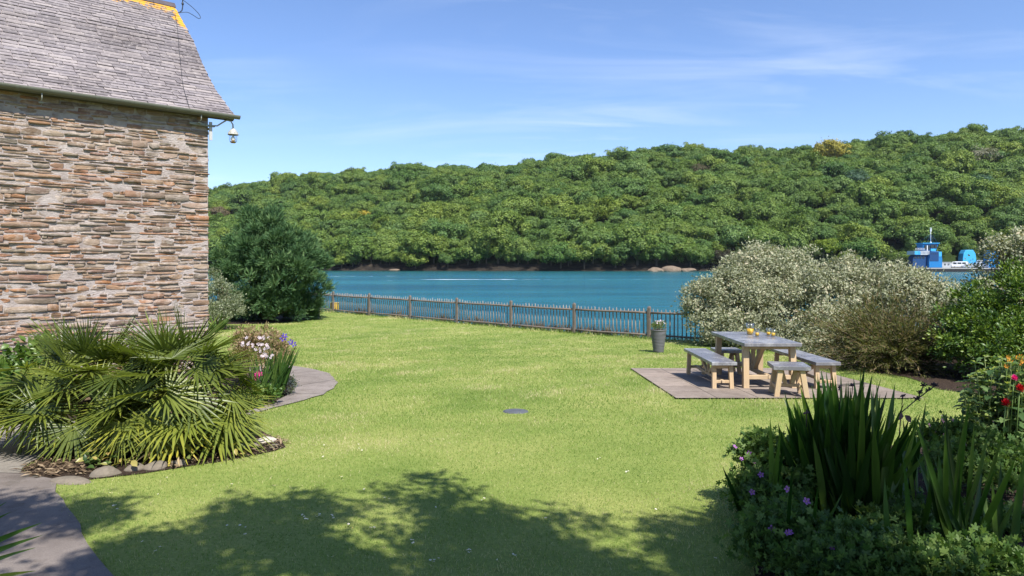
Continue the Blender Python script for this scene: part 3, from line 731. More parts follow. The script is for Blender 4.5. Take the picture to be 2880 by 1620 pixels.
rf = link('roof', np_mesh('roof', np.array(V), F4=np.array(F), mats=[SLATE], fv=np.array(A)), cot)
# sarking under the slates, back slope, soffit
mb = MB(); ps = [prof(SLOPE*k/12) for k in range(13)]
top = ps[-1]
mb.prism([(y, z-.004) for y, z in ps]+[(2*top[0]-ps[0][0], ps[0][1]), (2*top[0]-ps[0][0], ps[0][1]-.06)]+[(y+.03, z-.06) for y, z in reversed(ps[:-1])][:0]+[(top[0], top[1]-.07)]+[(y+.03, z-.055) for y, z in reversed(ps[:-1])], -LW-.08, OVH-.015, 0, .3, 'x')
mb.obj('sarking', [plain('sarking_slate', (.15, .14, .145), .8)], rf)
DARKT = plain('ridge_clay', (.07, .055, .06), .7, var=.45, nscale=7, bmp=.3)
x = OVH+.02
while x > -LW:
    mb = MB(); w_ = .45; yy, zz_ = top
    poly = [(yy-.15, zz_-.075), (yy-.10, zz_-.005), (yy-.05, zz_+.045), (yy, zz_+.062), (yy+.05, zz_+.045), (yy+.10, zz_-.005), (yy+.15, zz_-.075), (yy+.11, zz_-.075), (yy, zz_+.03), (yy-.11, zz_-.075)]
    mb.prism(poly, x-w_+.006, x, 0, .5, 'x'); mb.obj('ridge_tile', [DARKT], rf); x -= w_
GUT = plain('gutter_paint', (.155, .16, .13), .5, var=.12)
# gutter (half round) and its brackets
mb = MB(); gy, gzz, gr = -.215, EAVE+.0, .062
arc = [(gy+gr*math.cos(a), gzz+gr*math.sin(a)) for a in [math.pi+math.pi*k/10 for k in range(11)]]
arc2 = [(gy+(gr-.006)*math.cos(a), gzz+(gr-.006)*math.sin(a)) for a in [math.pi+math.pi*k/10 for k in range(11)]]
mb.prism(arc+arc2[::-1], -LW, OVH+.06, 0, .5, 'x'); mb.prism(arc, OVH+.06, OVH+.066, 0, .5, 'x')
for q in range(0, 8): mb.prism([(y*1+(y-gy)*.10, z_+(z_-gzz)*.10) for y, z_ in arc]+[(y, z_) for y, z_ in arc[::-1]], .28-q*1.02, .33-q*1.02, 0, .4, 'x')
gu = mb.obj('gutter', [GUT], cot)
for x in (-.18, -2.45, -4.7, -6.6):
    mb = MB(); mb.tube([(x, gy, gzz-.055), (x, gy+.0, gzz-.15), (x, -.0, gzz-.19)], .008, 6); mb.box((x, gy+.1, gzz-.192), (.06, .05, .012)); mb.obj('gutter_bracket', [plain('bracket_paint', (.33, .34, .31), .5)], gu)
mb = MB(); mb.box((-LW/2+.2, -.085, EAVE-.03), (LW+.4, .03, .10)); mb.obj('eaves_board', [plain('eaves_wood', (.09, .075, .06), .8)], cot)
mb = MB(); mb.box((.022, -.06, EAVE-.30), (.05, .022, .32)); mb.obj('bargeboard_end', [plain('white_paint', (.42, .42, .41), .5, var=.06)], cot)

# ---- swan neck lamp on the corner
wl_ = empty('wall_lamp', HB+Matrix.Rotation(HA, 3, 'Z') @ Vector((-.16, -.05, EAVE-.165)), HA)
tag(wl_, 'pale grey swan neck wall lamp hanging from the cottage corner under the gutter', 'lamp')
LG = plain('lamp_grey', (.36, .36, .33), .45, var=.1)
mb = MB(); mb.box((-.02, -.012, -.035), (.30, .03, .045)); mb.box((.17, -.015, -.045), (.16, .05, .03)); mb.obj('mounting_plate', [plain('plate_grey', (.22, .23, .21), .6)], wl_, .004)
mb = MB(); mb.tube([(.20, -.02, -.04), (.29, -.03, -.03), (.37, -.05, .035), (.44, -.06, .085), (.51, -.065, .075), (.545, -.065, .02), (.55, -.065, -.06)], .013, 8); mb.obj('swan_neck', [LG], wl_)
cx, cy, cz = .55, -.065, -.06
mb = MB(); mb.lathe([(.018, .02), (.03, .0), (.055, -.02), (.072, -.05), (.078, -.085), (.092, -.088), (.092, -.105), (.07, -.108)], 20, (cx, cy, cz))
for k in range(8):
    a = 2*math.pi*k/8; mb.box((cx+.082*math.cos(a), cy+.082*math.sin(a), cz-.08), (.012, .012, .04))
mb.obj('lamp_cap', [LG], wl_)
m, t, b = nodes('clear_glass')
tb = t.nodes.new('ShaderNodeBsdfTransparent'); tb.inputs['Color'].default_value = (.955, .97, .975, 1)
gl = t.nodes.new('ShaderNodeBsdfGlossy'); gl.inputs['Roughness'].default_value = .03
fr = t.nodes.new('ShaderNodeLayerWeight'); fr.inputs['Blend'].default_value = .35
ms = t.nodes.new('ShaderNodeMixShader'); t.links.new(mrange(t, fr.outputs['Facing'], 0, 1, .02, .45), ms.inputs[0]); t.links.new(tb.outputs[0], ms.inputs[1]); t.links.new(gl.outputs[0], ms.inputs[2])
t.links.new(ms.outputs[0], t.nodes['Material Output'].inputs['Surface'])
GLASS = m
mb = MB(); mb.lathe([(.066, -.105), (.068, -.19), (.060, -.225), (.04, -.248), (.0, -.256)], 20, (cx, cy, cz)); mb.obj('lamp_glass', [GLASS], wl_)
mb = MB(); mb.lathe([(.0, -.10), (.018, -.11), (.018, -.135), (.035, -.155), (.040, -.18), (.03, -.208), (0, -.222)], 16, (cx, cy, cz)); mb.obj('bulb', [plain('bulb_white', (.8, .8, .78), .3, var=.02)], wl_)
mb = MB(); mb.lathe([(.055, -.225), (.038, -.246), (0, -.253)], 16, (cx, cy, cz)); mb.lathe([(.055, -.225), (0, -.226)], 16, (cx, cy, cz)); mb.obj('sediment', [plain('amber', (.42, .22, .05), .6)], wl_)

# ---- aerial on the gable
ay, az = prof(SLOPE*.93)
ar = empty('aerial', HB+Matrix.Rotation(HA, 3, 'Z') @ Vector((OVH+.0, ay, az)), HA)
tag(ar, 'thin dark aerial mast with a looped black cable on the cottage gable', 'aerial')
BLK = plain('black_cable', (.02, .022, .028), .5)
mb = MB(); mb.tube([(-.03, 0, -.02), (.05, 0, .0), (.10, -.02, .05), (.115, -.02, .14), (.115, -.02, .25)], .012, 6); mb.lathe([(.016, -.03), (.028, 0), (.016, .03)], 8, (.115, -.02, .20)); mb.tube([(.115, -.02, .2), (.115, -.02, 2.3)], .010, 6); mb.obj('mast', [BLK], ar)
mb = MB(); lp = [(.115, -.03, .28), (.18, -.03, .25), (.32, -.04, .16), (.44, -.05, .05), (.47, -.06, -.03), (.42, -.06, -.05), (.30, -.06, .0), (.20, -.05, .03), (.08, -.03, .0), (.0, -.02, -.03)]
def smooth_pts(P, n=6):
    P = [Vector(p) for p in P]; out = []
    for i in range(len(P)-1):
        p0, p1, p2, p3 = P[max(i-1, 0)], P[i], P[i+1], P[min(i+2, len(P)-1)]
        for k in range(n):
            t_ = k/n; out.append(.5*((2*p1)+(p2-p0)*t_+(2*p0-5*p1+4*p2-p3)*t_*t_+(3*p1-p0-3*p2+p3)*t_**3))
    return out+[P[-1]]
mb.tube(smooth_pts(lp), .006, 6); mb.obj('cable_loop', [BLK], ar)
mb = MB(); pts = []
for k in range(14):
    y, z_ = prof(SLOPE*(.88-.86*k/13)); pts.append((-.09-.67*k/13+.006*math.sin(k*1.1), y-ay-.02, z_-az+.03))
mb.tube(pts, .004, 5); mb.obj('cable', [BLK], ar)

# ------------------------------------------------------------------ PICKET FENCE
m, t, b = nodes('weathered_picket'); oc = objco(t)
c = ramp(t, [(.13, .11, .09), (.23, .20, .175), (.32, .285, .255)], mth(t, 'ADD', mth(t, 'MULTIPLY', noise(t, 14, 5, .6, geopos(t), 0, (1, 1, .12)), .7), mth(t, 'MULTIPLY', objrand(t), .32)))
t.links.new(c, b.inputs['Base Color']); b.inputs['Roughness'].default_value = .85
PICK = m
m, t, b = nodes('fence_rail_wood'); p = geopos(t)
c = ramp(t, [(.065, .052, .042), (.135, .11, .09), (.22, .19, .16)], noise(t, 9, 6, .65, p, .5))
t.links.new(c, b.inputs['Base Color']); b.inputs['Roughness'].default_value = .9; bump(t, b, noise(t, 40, 5, .6, p), .5, .01)
RAIL = m
fe = empty('picket_fence', (F0[0], F0[1], gz(*F0)))
tag(fe, 'weathered brown wooden picket fence along the river edge of the lawn', 'fence')
Fo = Vector((F0[0], F0[1], gz(*F0)))
def fpt(n, dz=0, off=0):
    x, y = F0[0]+FD[0]*n+FN[0]*off, F0[1]+FD[1]*n+FN[1]*off
    return Vector((x, y, float(lawnz(y))+dz))-Fo
FA = math.atan2(FD[1], FD[0]); RM = Matrix.Rotation(FA, 3, 'Z')
for n in range(-4, 10):
    mb = MB(); p = fpt(n); hh = 1.0 if n != 1 else 1.02
    mb.box(p+Vector((0, 0, hh/2-.2)), (.09, .09, hh+.4), RM); mb.box(p+Vector((0, 0, hh+.025)), (.09, .09, .05), RM, taper=.55); mb.obj('post', [RAIL], fe)
for n in range(-4, 9):
    for dz, rw in ((.84, .075), (.13, .07)):
        mb = MB(); pts = [fpt(n+.02+.96*k/5, dz+.004*math.sin(n*3+k*1.3)-.006*math.sin(math.pi*k/5)*(n % 2), .02) for k in range(6)]
        mb.tube(pts, [rw*.5*(1+.08*math.sin(k*2+n)) for k in range(6)], 6); mb.obj('rail', [RAIL], fe)
pick = []
for n in range(-4, 9):
    for k in range(20): pick.append(n+(k+.75)/20.5+random.uniform(-.004, .004))
pmesh = []
for q in range(5):
    mb = MB(); w_ = random.uniform(.036, .046); h = .97+random.uniform(-.03, .03)
    mb.tube([(0, 0, .02), (random.uniform(-.008, .008), 0, h*.5), (0, 0, h-.05), (0, 0, h)], [w_/2, w_/2, w_/2, .004], 6); pmesh.append(mb.mesh('picket', PICK))
# the hundred pickets that show largest
vis = sorted([n for n in pick if n > -2.2], key=lambda n: n)[:100]; restp = [n for n in pick if n not in set(vis)]
for n in vis:
    link('picket', random.choice(pmesh), fe, fpt(n, 0, .072), (random.uniform(-.008, .008), random.uniform(-.008, .008), random.uniform(0, 6)))
mb = MB()
for n in restp:
    p = fpt(n, 0, .072); h = .97+random.uniform(-.03, .03); r_ = random.uniform(.018, .023)
    mb.tube([p+Vector((0, 0, .02)), p+Vector((random.uniform(-.01, .01), 0, h-.05)), p+Vector((0, 0, h))], [r_, r_, .004], 6)
tag(mb.obj('picket', [PICK], fe), kind='stuff')

# yellow box beyond the fence
q = at(941, 862, 34.5); mb = MB(); mb.box((0, 0, .0), (.36, .30, .32)); mb.box((0, 0, .175), (.39, .33, .04)); mb.box((0, -.16, .05), (.10, .02, .05))
for x_ in (-.14, .14): mb.box((x_, 0, -.45), (.05, .05, .6), mi=1)
o = mb.obj('yellow_box', [plain('yellow_plastic', (.62, .42, .06), .5, var=.1), RAIL], None, .01, q)
tag(o, 'yellow box on short legs behind the far end of the picket fence', 'box')

# ------------------------------------------------------------------ OUTDOOR DINING SET
m, t, b = nodes('zinc_grey_top'); p = objco(t)
c = ramp(t, [(.118, .116, .130), (.160, .156, .172)], noise(t, 6, 6, .6, p))
c = mix(t, mth(t, 'MULTIPLY', mrange(t, noise(t, 2.1, 9, .8, geopos(t), .5), .48, .62), .62), c, (.42, .42, .42))  # pale patches: wear, with the whitish glare on the tops painted in
t.links.new(c, b.inputs['Base Color']); t.links.new(mrange(t, noise(t, 8, 5, .6, p), .3, .7, .20, .42), b.inputs['Roughness']); b.inputs['Specular IOR Level'].default_value = .5
TOP = m
m, t, b = nodes('acacia_wood'); p = objco(t)
c = ramp(t, [(.34, .225, .12), (.47, .34, .20), (.56, .43, .28)], noise(t, 7, 6, .6, p, .6, (3, 3, .35)))
c = mix(t, mrange(t, noise(t, 2.5, 4, .6, p), .45, .75, 0, .5), c, (.34, .27, .20))
t.links.new(c, b.inputs['Base Color']); b.inputs['Roughness'].default_value = .65; b.inputs['Specular IOR Level'].default_value = .3
bump(t, b, noise(t, 60, 4, .6, p, 0, (3, 3, .3)), .25, .004)
WOODM = m
def trestle(name, cx, cy, L, W_, Hh, top, leg, rot, label, cat, group=None, splay=.05, vb=True, ins=.10, zoff=.022):
    """long axis local x"""
    r = empty(name, (cx, cy, gz(cx, cy)+zoff), rot); tag(r, label, cat, group)
    r.rotation_euler = (0, 0, rot)
    mb = MB(); mb.box((0, 0, Hh-top/2), (L, W_, top)); mb.obj('table_top' if cat == 'table' else 'seat', [TOP], r, .006)
    lx, ly = L/2-ins, W_/2-leg*.5-.035; zt = Hh-top
    bz = .17 if cat == 'table' else .11
    for sx_ in (-1, 1):
        for sy in (-1, 1):
            mb = MB(); mb.beam((sx_*(lx+splay), sy*(ly+splay*.25), 0), (sx_*lx, sy*ly, zt-.001), leg*.95, leg, up=(1, 0, 0)); mb.obj('leg', [WOODM], r, .004)
        xx = sx_*(lx+splay*(1-bz/zt))
        mb = MB(); mb.box((xx, 0, bz+.03), (leg*.62, 2*ly-leg*.98+.02, .065 if cat == 'table' else .045)); mb.obj('crossbar', [WOODM], r, .004)
        mb = MB(); mb.box((sx_*lx, 0, zt-.032), (leg*.55, 2*ly-leg+.02, .06)); mb.obj('apron', [WOODM], r, .003)
    mb = MB(); mb.box((0, 0, bz+.035), (2*lx+.16 if cat != 'stool' else 2*lx+.05, leg*.7, .055 if cat == 'table' else .042)); mb.obj('stretcher', [WOODM], r, .004)
    if vb:
        for sx_ in (-1, 1):
            mb = MB(); mb.beam((sx_*.05, 0, bz+.062), (sx_*(lx*.72), 0, zt-.003), leg*.8, leg*.7, up=(0, 1, 0)); mb.obj('brace', [WOODM], r, .003)
        if cat != 'stool':
            mb = MB(); mb.box((0, 0, (bz+.06+zt)/2), (leg*.62, leg*.6, zt-bz-.064)); mb.obj('centre_post', [WOODM], r, .003)
    return r
H90 = math.pi/2
trestle('dining_table', 4.115, 11.65, 1.80, .91, .76, .055, .095, H90, 'grey topped wooden dining table with juice jug and glasses on the patio', 'table', ins=.20, splay=.05)
GB = 'grey topped benches and stools round the table'
trestle('bench', 3.345, 11.62, 1.76, .40, .46, .052, .068, H90, 'long grey topped bench with pale streaks of wear and sheen on the fence side of the table', 'bench', GB, .035, ins=.13)
trestle('bench', 4.955, 11.62, 1.76, .40, .46, .052, .068, H90+.03, 'plain grey topped bench between the table and the brown shrub', 'bench', GB, .035, ins=.13)
trestle('stool', 4.12, 10.17, .52, .50, .46, .06, .072, -.18, 'pale legged stool with a worn grey top with whitish sheen at the near end of the table', 'stool', GB, .06, ins=.11)
trestle('stool', 4.03, 12.82, .48, .44, .46, .055, .066, .02, 'stool with a shaded dark top at the far end of the table', 'stool', GB, .05, ins=.10)
# jug and glasses
m, t, b = nodes('orange_juice'); b.inputs['Base Color'].default_value = (1.0, .50, .02, 1); b.inputs['Roughness'].default_value = .35
b.inputs['Subsurface Weight'].default_value = .25; b.inputs['Subsurface Radius'].default_value = (.03, .015, .004)
t.links.new(ramp(t, [(1.0, .50, .015), (1.0, .60, .035)], noise(t, 12)), b.inputs['Base Color']); JUICE = m
TZ0 = gz(4.115, 11.65)+.022+.76
def vessel(name, x, y, r0, r1, h, fill, label, cat, group=None, handle=False):
    r = empty(name, (x, y, TZ0)); tag(r, label, cat, group)
    mb = MB(); mb.lathe([(0, .0005), (r0*.95, .0005), (r0, .006), (r0+(r1-r0)*.5, h*.5), (r1, h), (r1-.0025, h), (r0+(r1-r0)*.5-.0025, h*.5), (r0-.003, .010), (0, .010)], 24); mb.obj('glass', [GLASS], r)
    mb = MB(); rf_ = r0+(r1-r0)*fill-.004
    mb.lathe([(0, .0115), (r0-.005, .0115), (rf_, h*fill), (0, h*fill)], 24); mb.obj('juice', [JUICE], r)
    if handle:
        mb = MB(); mb.tube(smooth_pts([(r1*.97, 0, h*.9), (r1+.045, 0, h*.85), (r1+.055, 0, h*.55), (r0+.005, 0, h*.28)]), .007, 8); o = mb.obj('handle', [GLASS], r); o.rotation_euler = (0, 0, 2.4)
vessel('juice_jug', 4.185, 12.0, .058, .072, .205, .52, 'glass jug half full of orange juice, largest vessel on the table', 'jug', handle=True)
vessel('juice_glass', 4.215, 11.74, .034, .038, .135, .48, 'tumbler of orange juice standing right in front of the glass jug', 'glass', 'glasses of orange juice')
vessel('juice_glass', 4.455, 11.86, .034, .038, .135, .46, 'hindmost of the two paired tumblers of orange juice, partly hidden', 'glass', 'glasses of orange juice')
vessel('juice_glass', 4.475, 11.70, .034, .038, .135, .48, 'front tumbler of the pair of orange juice glasses beside the shrub side of the table', 'glass', 'glasses of orange juice')

# ------------------------------------------------------------------ PLANTER POT, DRAIN COVER, HIDDEN BENCH, EDGING STONES
x, y = gp(1852, 991); pot = empty('plant_pot', (x, y, gz(x, y)))
tag(pot, 'tall dark grey ribbed pot standing on the lawn near the fence', 'pot')
def ribf(r, z, t):
    return r+.0045*math.sin((z*11+.35*math.sin(t+z*9))*2*math.pi*1.0)*(0.5+.5*math.sin(t*2+z*20)), z
mb = MB(); pr = [(.0, .0), (.125, .0)]+[(.13+.07*(k/26), .015+.545*k/26) for k in range(27)]+[(.205, .565), (.205, .585), (.188, .585), (.185, .54)]
mb.lathe(pr, 40, (0, 0, 0), fn=ribf); mb.obj('body', [plain('pot_grey', (.105, .105, .112), .55, var=.15)], pot)
mb = MB(); mb.lathe([(.19, .535), (0, .545)], 20); mb.obj('compost', [plain('compost', (.03, .022, .016), .95, bmp=1, bscale=90)], pot)
x, y = gp(1450, 1158); mb = MB(); mb.lathe([(0, .012), (.135, .012), (.145, .009), (.145, .006), (.165, .006), (.168, .0), (.168, -.05)], 28)
mb.box((0, 0, .013), (.12, .014, .004)); mb.box((.06, .05, .013), (.03, .02, .004)); mb.box((-.06, -.05, .013), (.03, .02, .004))
tag(mb.obj('drain_cover', [plain('slate_iron', (.085, .09, .10), .6, var=.3, bmp=.4)], None, 0, (x, y, gz(x, y))), 'round dark grey drain cover set flush in the middle of the lawn', 'drain cover')
x, y = gp(872, 899); bn = empty('garden_bench', (x-.45, y+.7, gz(x, y)), R(20))
tag(bn, 'weathered grey garden bench almost hidden behind the dark conifer', 'bench')
GW = plain('silvered_wood', (.24, .22, .20), .8, var=.3)
mb = MB()
for k in range(4): mb.box((0, -.2+.12*k, .43), (1.3, .10, .025))
mb.obj('seat', [GW], bn)
mb = MB()
for k in range(4): mb.box((0, .24, .55+.1*k), (1.2, .02, .075))
mb.obj('backrest', [GW], bn)
for sx_ in (-.6, .6):
    for sy, hh in ((-.2, .62), (.24, .92)):
        mb = MB(); mb.box((sx_, sy, hh/2), (.07, .06, hh)); mb.obj('leg', [GW], bn)
    mb = MB(); mb.box((sx_, .0, .64), (.075, .55, .03)); mb.obj('armrest', [GW], bn)
GRAN = plain('granite', (.155, .13, .10), .9, var=.45, nscale=26, bmp=.9, bscale=40)
for k, (px, py, sx_, sy, sz, lab) in enumerate([
    (196, 1357, .19, .08, .045, 'low flat edging stone where the tarmac path meets the lawn'), (296, 1335, .15, .10, .085, 'largest rounded granite edging stone of the palm bed'),
    (378, 1322, .10, .08, .07, 'brownish edging stone between the large granite one and the grey one'), (443, 1318, .12, .08, .065, 'grey edging stone in the middle of the palm bed edge'),
    (505, 1308, .09, .07, .055, 'small edging stone half buried under the palm leaves'), (700, 1262, .10, .08, .06, 'pale edging stone lit by the sun below the right palm'),
    (745, 1245, .13, .10, .07, 'palest bleached edging stone at the right tip of the palm bed'), (775, 1258, .07, .06, .035, 'small flat bleached stone at the lawn end of the palm bed')]):
    x, y = gp(px, py); o = link('edging_stone', rock_mesh('edging_stone', GRAN if k != 6 else plain('bleached_stone', (.44, .40, .33), .9, var=.4, nscale=20, bmp=.8, bscale=40), sx_*.85, sy*.9, sz*.9, 40+k, 3, .22), loc=(x, y, gz(x, y)+sz*.05), rot=(0, 0, random.uniform(-.3, .5)))
    tag(o, lab, 'stone', 'edging stones of the palm bed')
# ------------------------------------------------------------------ CHAIN FERRY
D = 286.0; K = D/1920
fx = (2690-1440)*K
fe_ = empty('chain_ferry', (fx, D+6, WATER_Z))
tag(fe_, 'blue and white chain ferry with a wheelhouse lying at the far shore', 'ferry')
FB = plain('ferry_blue', (.014, .16, .41), .45, var=.12, nscale=.8); FBL = plain('ferry_light_blue', (.05, .34, .66), .45, var=.1, nscale=.8)
FDK = plain('ferry_dark_blue', (.008, .045, .14), .5); FWH = plain('ferry_white', (.60, .62, .66), .5, var=.12, nscale=1.0); FBLK = plain('hull_black', (.012, .012, .014), .7)
FGR = plain('deck_grey', (.30, .29, .28), .8, nscale=1.5); FWIN = plain('ferry_window', (.02, .03, .04), .15)
def fX(c): return (2480+c/6.44-1440)*K-fx      # crop column -> metres
def fZ(c): return CZ-(600+c/6.44-737)*K-WATER_Z
zd = fZ(985)
mb = MB(); mb.prism([(fX(560), .55), (fX(600), 0), (fX(2080), 0), (fX(2160), .55), (fX(2160), zd-.5), (fX(560), zd-.5)], -7, 7); mb.obj('hull', [FBLK], fe_)
mb = MB(); mb.box(((fX(560)+fX(2160))/2, 0, zd-.25), (fX(2160)-fX(560)+.3, 14.3, .5)); mb.obj('deck', [FGR], fe_)
# near left tower
def tower(xa, xb, y0, y1, ztop, mat, lightside=True):
    mb = MB(); w_ = xb-xa
    mb.prism([(xa, zd), (xb, zd), (xb+.0, zd+(ztop-zd)*.55), (xb-w_*.06, zd+(ztop-zd)*.8), (xb-w_*.22, ztop), (xa+w_*.22, ztop), (xa+w_*.06, zd+(ztop-zd)*.8), (xa, zd+(ztop-zd)*.5)], y0, y1)
    return mb.obj('machinery_tower', [mat], fe_, .15)
tower(fX(830), fX(1070), -7, -3.6, fZ(690), FB); tower(fX(570), fX(880), -5.6, -1.8, fZ(740), FDK)
tower(fX(1900), fX(2140), -7, -3.6, fZ(670), FB); tower(fX(1420)+7.5, fX(1670)+7.5, 3.6, 7, fZ(655), FBL)

mb = MB()
mb.box(((fX(840)+fX(1000))/2, -7.06, fZ(780)), (fX(1000)-fX(840), .1, fZ(700)-fZ(870))); mb.obj('tower_panel', [FDK], fe_)
mb = MB(); mb.box(((fX(1000)+fX(1060))/2, -7.07, fZ(740)), (1.2, .1, 2.0)); mb.obj('tower_panel', [FBL], fe_)
mb = MB(); mb.box(((fX(585)+fX(860))/2, -3.5, fZ(715)), (fX(860)-fX(585), 5.5, fZ(680)-fZ(750))); mb.obj('bridge_deck', [FWH], fe_)
mb = MB(); mb.box((fX(640), -6.32, fZ(715)), (2.4, .12, fZ(685)-fZ(750))); mb.obj('bridge_panel', [FBL], fe_)
for c_ in range(660, 870, 22):
    mb = MB(); mb.box((fX(c_), -6.34, fZ(712)), (.12, .1, fZ(690)-fZ(745))); mb.obj('baluster', [FDK], fe_)
# wheelhouse flaring upwards
zb, zt = fZ(690), fZ(545); xa, xb = fX(775), fX(1005); xa2, xb2 = fX(752), fX(1042)
mb = MB(); vs = [(xa, -5, zb), (xb, -5, zb), (xb, -1.5, zb), (xa, -1.5, zb), (xa2, -5.7, zt), (xb2, -5.7, zt), (xb2, -.9, zt), (xa2, -.9, zt)]
mb.add(vs, [(0, 1, 2, 3), (4, 5, 6, 7), (0, 1, 5, 4), (1, 2, 6, 5), (2, 3, 7, 6), (3, 0, 4, 7)]); wh = mb.obj('wheelhouse', [FB], fe_)
mb = MB(); mb.box(((xa2+xb2)/2, -3.3, zt+.12), (xb2-xa2+.5, 5.4, .25)); mb.obj('wheelhouse_roof', [FBL], fe_)
for c0, c1, r0_, r1_, mt in ((785, 820, 575, 650, FWIN), (825, 840, 580, 675, FWH), (845, 880, 575, 660, FWIN), (895, 960, 570, 630, FWIN), (968, 1010, 570, 630, FWIN), (895, 985, 640, 680, FBL)):
    mb = MB(); yq = -5.05-.75*((zb+zt)/2-zb)/(zt-zb)*1.2
    mb.box(((fX(c0)+fX(c1))/2, yq-.12, (fZ(r0_)+fZ(r1_))/2), (fX(c1)-fX(c0), .25, fZ(r0_)-fZ(r1_))); mb.obj('wheelhouse_window' if mt is FWIN else 'wheelhouse_panel', [mt], wh)
xm = fX(888)+1.6
mb = MB(); mb.tube([(xm, -3.3, zt+.2), (xm, -3.3, fZ(300))], [.16, .09], 8); mb.box((xm, -3.3, fZ(525)), (.5, .5, .6)); mb.box((xm, -3.3, fZ(300)), (.45, .45, 1.2)); mb.box((xm, -3.3, fZ(262)), (.8, .5, .25)); mb.obj('mast', [FWH], fe_)
for c_ in (790, 840, 960, 1030):
    mb = MB(); mb.tube([(xm, -3.3, fZ(365)), (fX(c_), -3.3+random.choice((-2, 2)), zt+.25)], .045, 4); mb.obj('stay', [FDK], fe_)
# rails and ramp
mb = MB()
for zz2 in (.55, 1.1): mb.tube([(fX(600), -6.3, fZ(680)+zz2), (fX(770), -6.3, fZ(680)+zz2)], .05, 4)
for k in range(7): x_ = fX(600)+(fX(770)-fX(600))*k/6; mb.tube([(x_, -6.3, fZ(680)), (x_, -6.3, fZ(680)+1.1)], .05, 4)
mb.obj('bridge_rail', [FWH], fe_)
for c_ in (610, 660, 710, 765):
    mb = MB(); mb.box((fX(c_), -5.66, fZ(800)), (.75, .1, .8)); mb.obj('tower_window', [FWIN], fe_)
for c_ in (870, 905, 940, 975):
    mb = MB(); mb.box((fX(c_), -7.14, fZ(735)), (.5, .06, .25)); mb.obj('louvre', [FWIN], fe_)
mb = MB(); mb.box((fX(1240), -1, zd+1.1), (5.0, 3.0, 2.2)); mb.box((fX(1240), -1, zd+2.3), (5.3, 3.3, .2)); mb.obj('deckhouse', [plain('deckhouse_grey', (.34, .36, .38), .6, nscale=1.2)], fe_)
for k in range(3):
    mb = MB(); mb.box((fX(1240)-1.6+1.6*k, -2.53, zd+1.35), (.9, .08, .7)); mb.obj('deckhouse_window', [FWIN], fe_)
mb = MB()
for zz2 in (.5, 1.0, 1.35): mb.tube([(fX(1080), -7, zd+zz2), (fX(1900), -7, zd+zz2)], .04, 4)
for k in range(15): x_ = fX(1080)+(fX(1900)-fX(1080))*k/14; mb.tube([(x_, -7, zd), (x_, -7, zd+1.35)], .05, 4)
mb.obj('side_rail', [FWH], fe_)
mb = MB()
for zz2 in (.7, 1.4): mb.tube([(fX(1100), 7, zd+zz2), (fX(2050), 7, zd+zz2)], .05, 4)
for k in range(30): x_ = fX(1100)+(fX(2050)-fX(1100))*k/29; mb.tube([(x_, 7, zd), (x_, 7, zd+1.4)], .05, 4)
mb.obj('side_rail', [FWH], fe_)
mb = MB(); mb.box((fX(2090), -5.2, zd+1.4), (.25, 3.5, 2.6), Matrix.Rotation(.3, 3, 'Y')); mb.box((fX(2140), -6, zd+.3), (1.8, 1.5, .4)); mb.obj('ramp', [FBL], fe_)
def vehicle(name, x, y, L, H_, W_, prof_, cols, label, cat, roofmat=None):
    r = empty(name, (fx+x, D+6+y, WATER_Z+zd+.01)); tag(r, label, cat, 'vehicles on the ferry')
    mb = MB(); mb.prism([(u*L, v*H_) for u, v in prof_], -W_/2, W_/2); mb.obj('body', [cols], r, .12)
    for u0, u1, v0, v1 in ((-.40, -.20, .55, .86), (-.16, .08, .58, .86), (.12, .34, .58, .86)):
        mb = MB(); mb.box(((u0+u1)/2*L, -W_/2-.005, (v0+v1)/2*H_), ((u1-u0)*L, .03, (v1-v0)*H_)); mb.obj('window', [FWIN], r)
    for u in (-.32, .30):
        for sy in (-1, 1):
            mb = MB(); mb.tube([(u*L, sy*(W_/2-.1)-.1, .33), (u*L, sy*(W_/2-.1)+.1, .33)], .33, 12); mb.obj('wheel', [FBLK], r)
VANP = [(-.5, .16), (.5, .16), (.5, .9), (.44, 1), (-.26, 1), (-.41, .58), (-.5, .48)]; CARP = [(-.5, .22), (.5, .22), (.5, .6), (.40, .98), (-.12, 1), (-.26, .62), (-.5, .52)]
vehicle('van', fX(1430)+2, -1.5, 7.2, 2.6, 2.1, VANP, FWH, 'long white van standing on the ferry deck in front of the pale blue tower', 'van')
vehicle('car', fX(1800)+1.8, -3.2, 5.6, 2.3, 1.9, CARP, FWH, 'white car at the right end of the ferry deck', 'car')
vehicle('car', fX(1850)+5, 2.6, 5.2, 3.2, 1.9, VANP, FWH, 'tall white van behind the white car on the ferry', 'van')
vehicle('car', fX(1580), -5.0, 4.4, 1.6, 1.8, CARP, plain('car_silver', (.3, .32, .35), .35), 'low silver car by the side rail in the middle of the ferry', 'car')

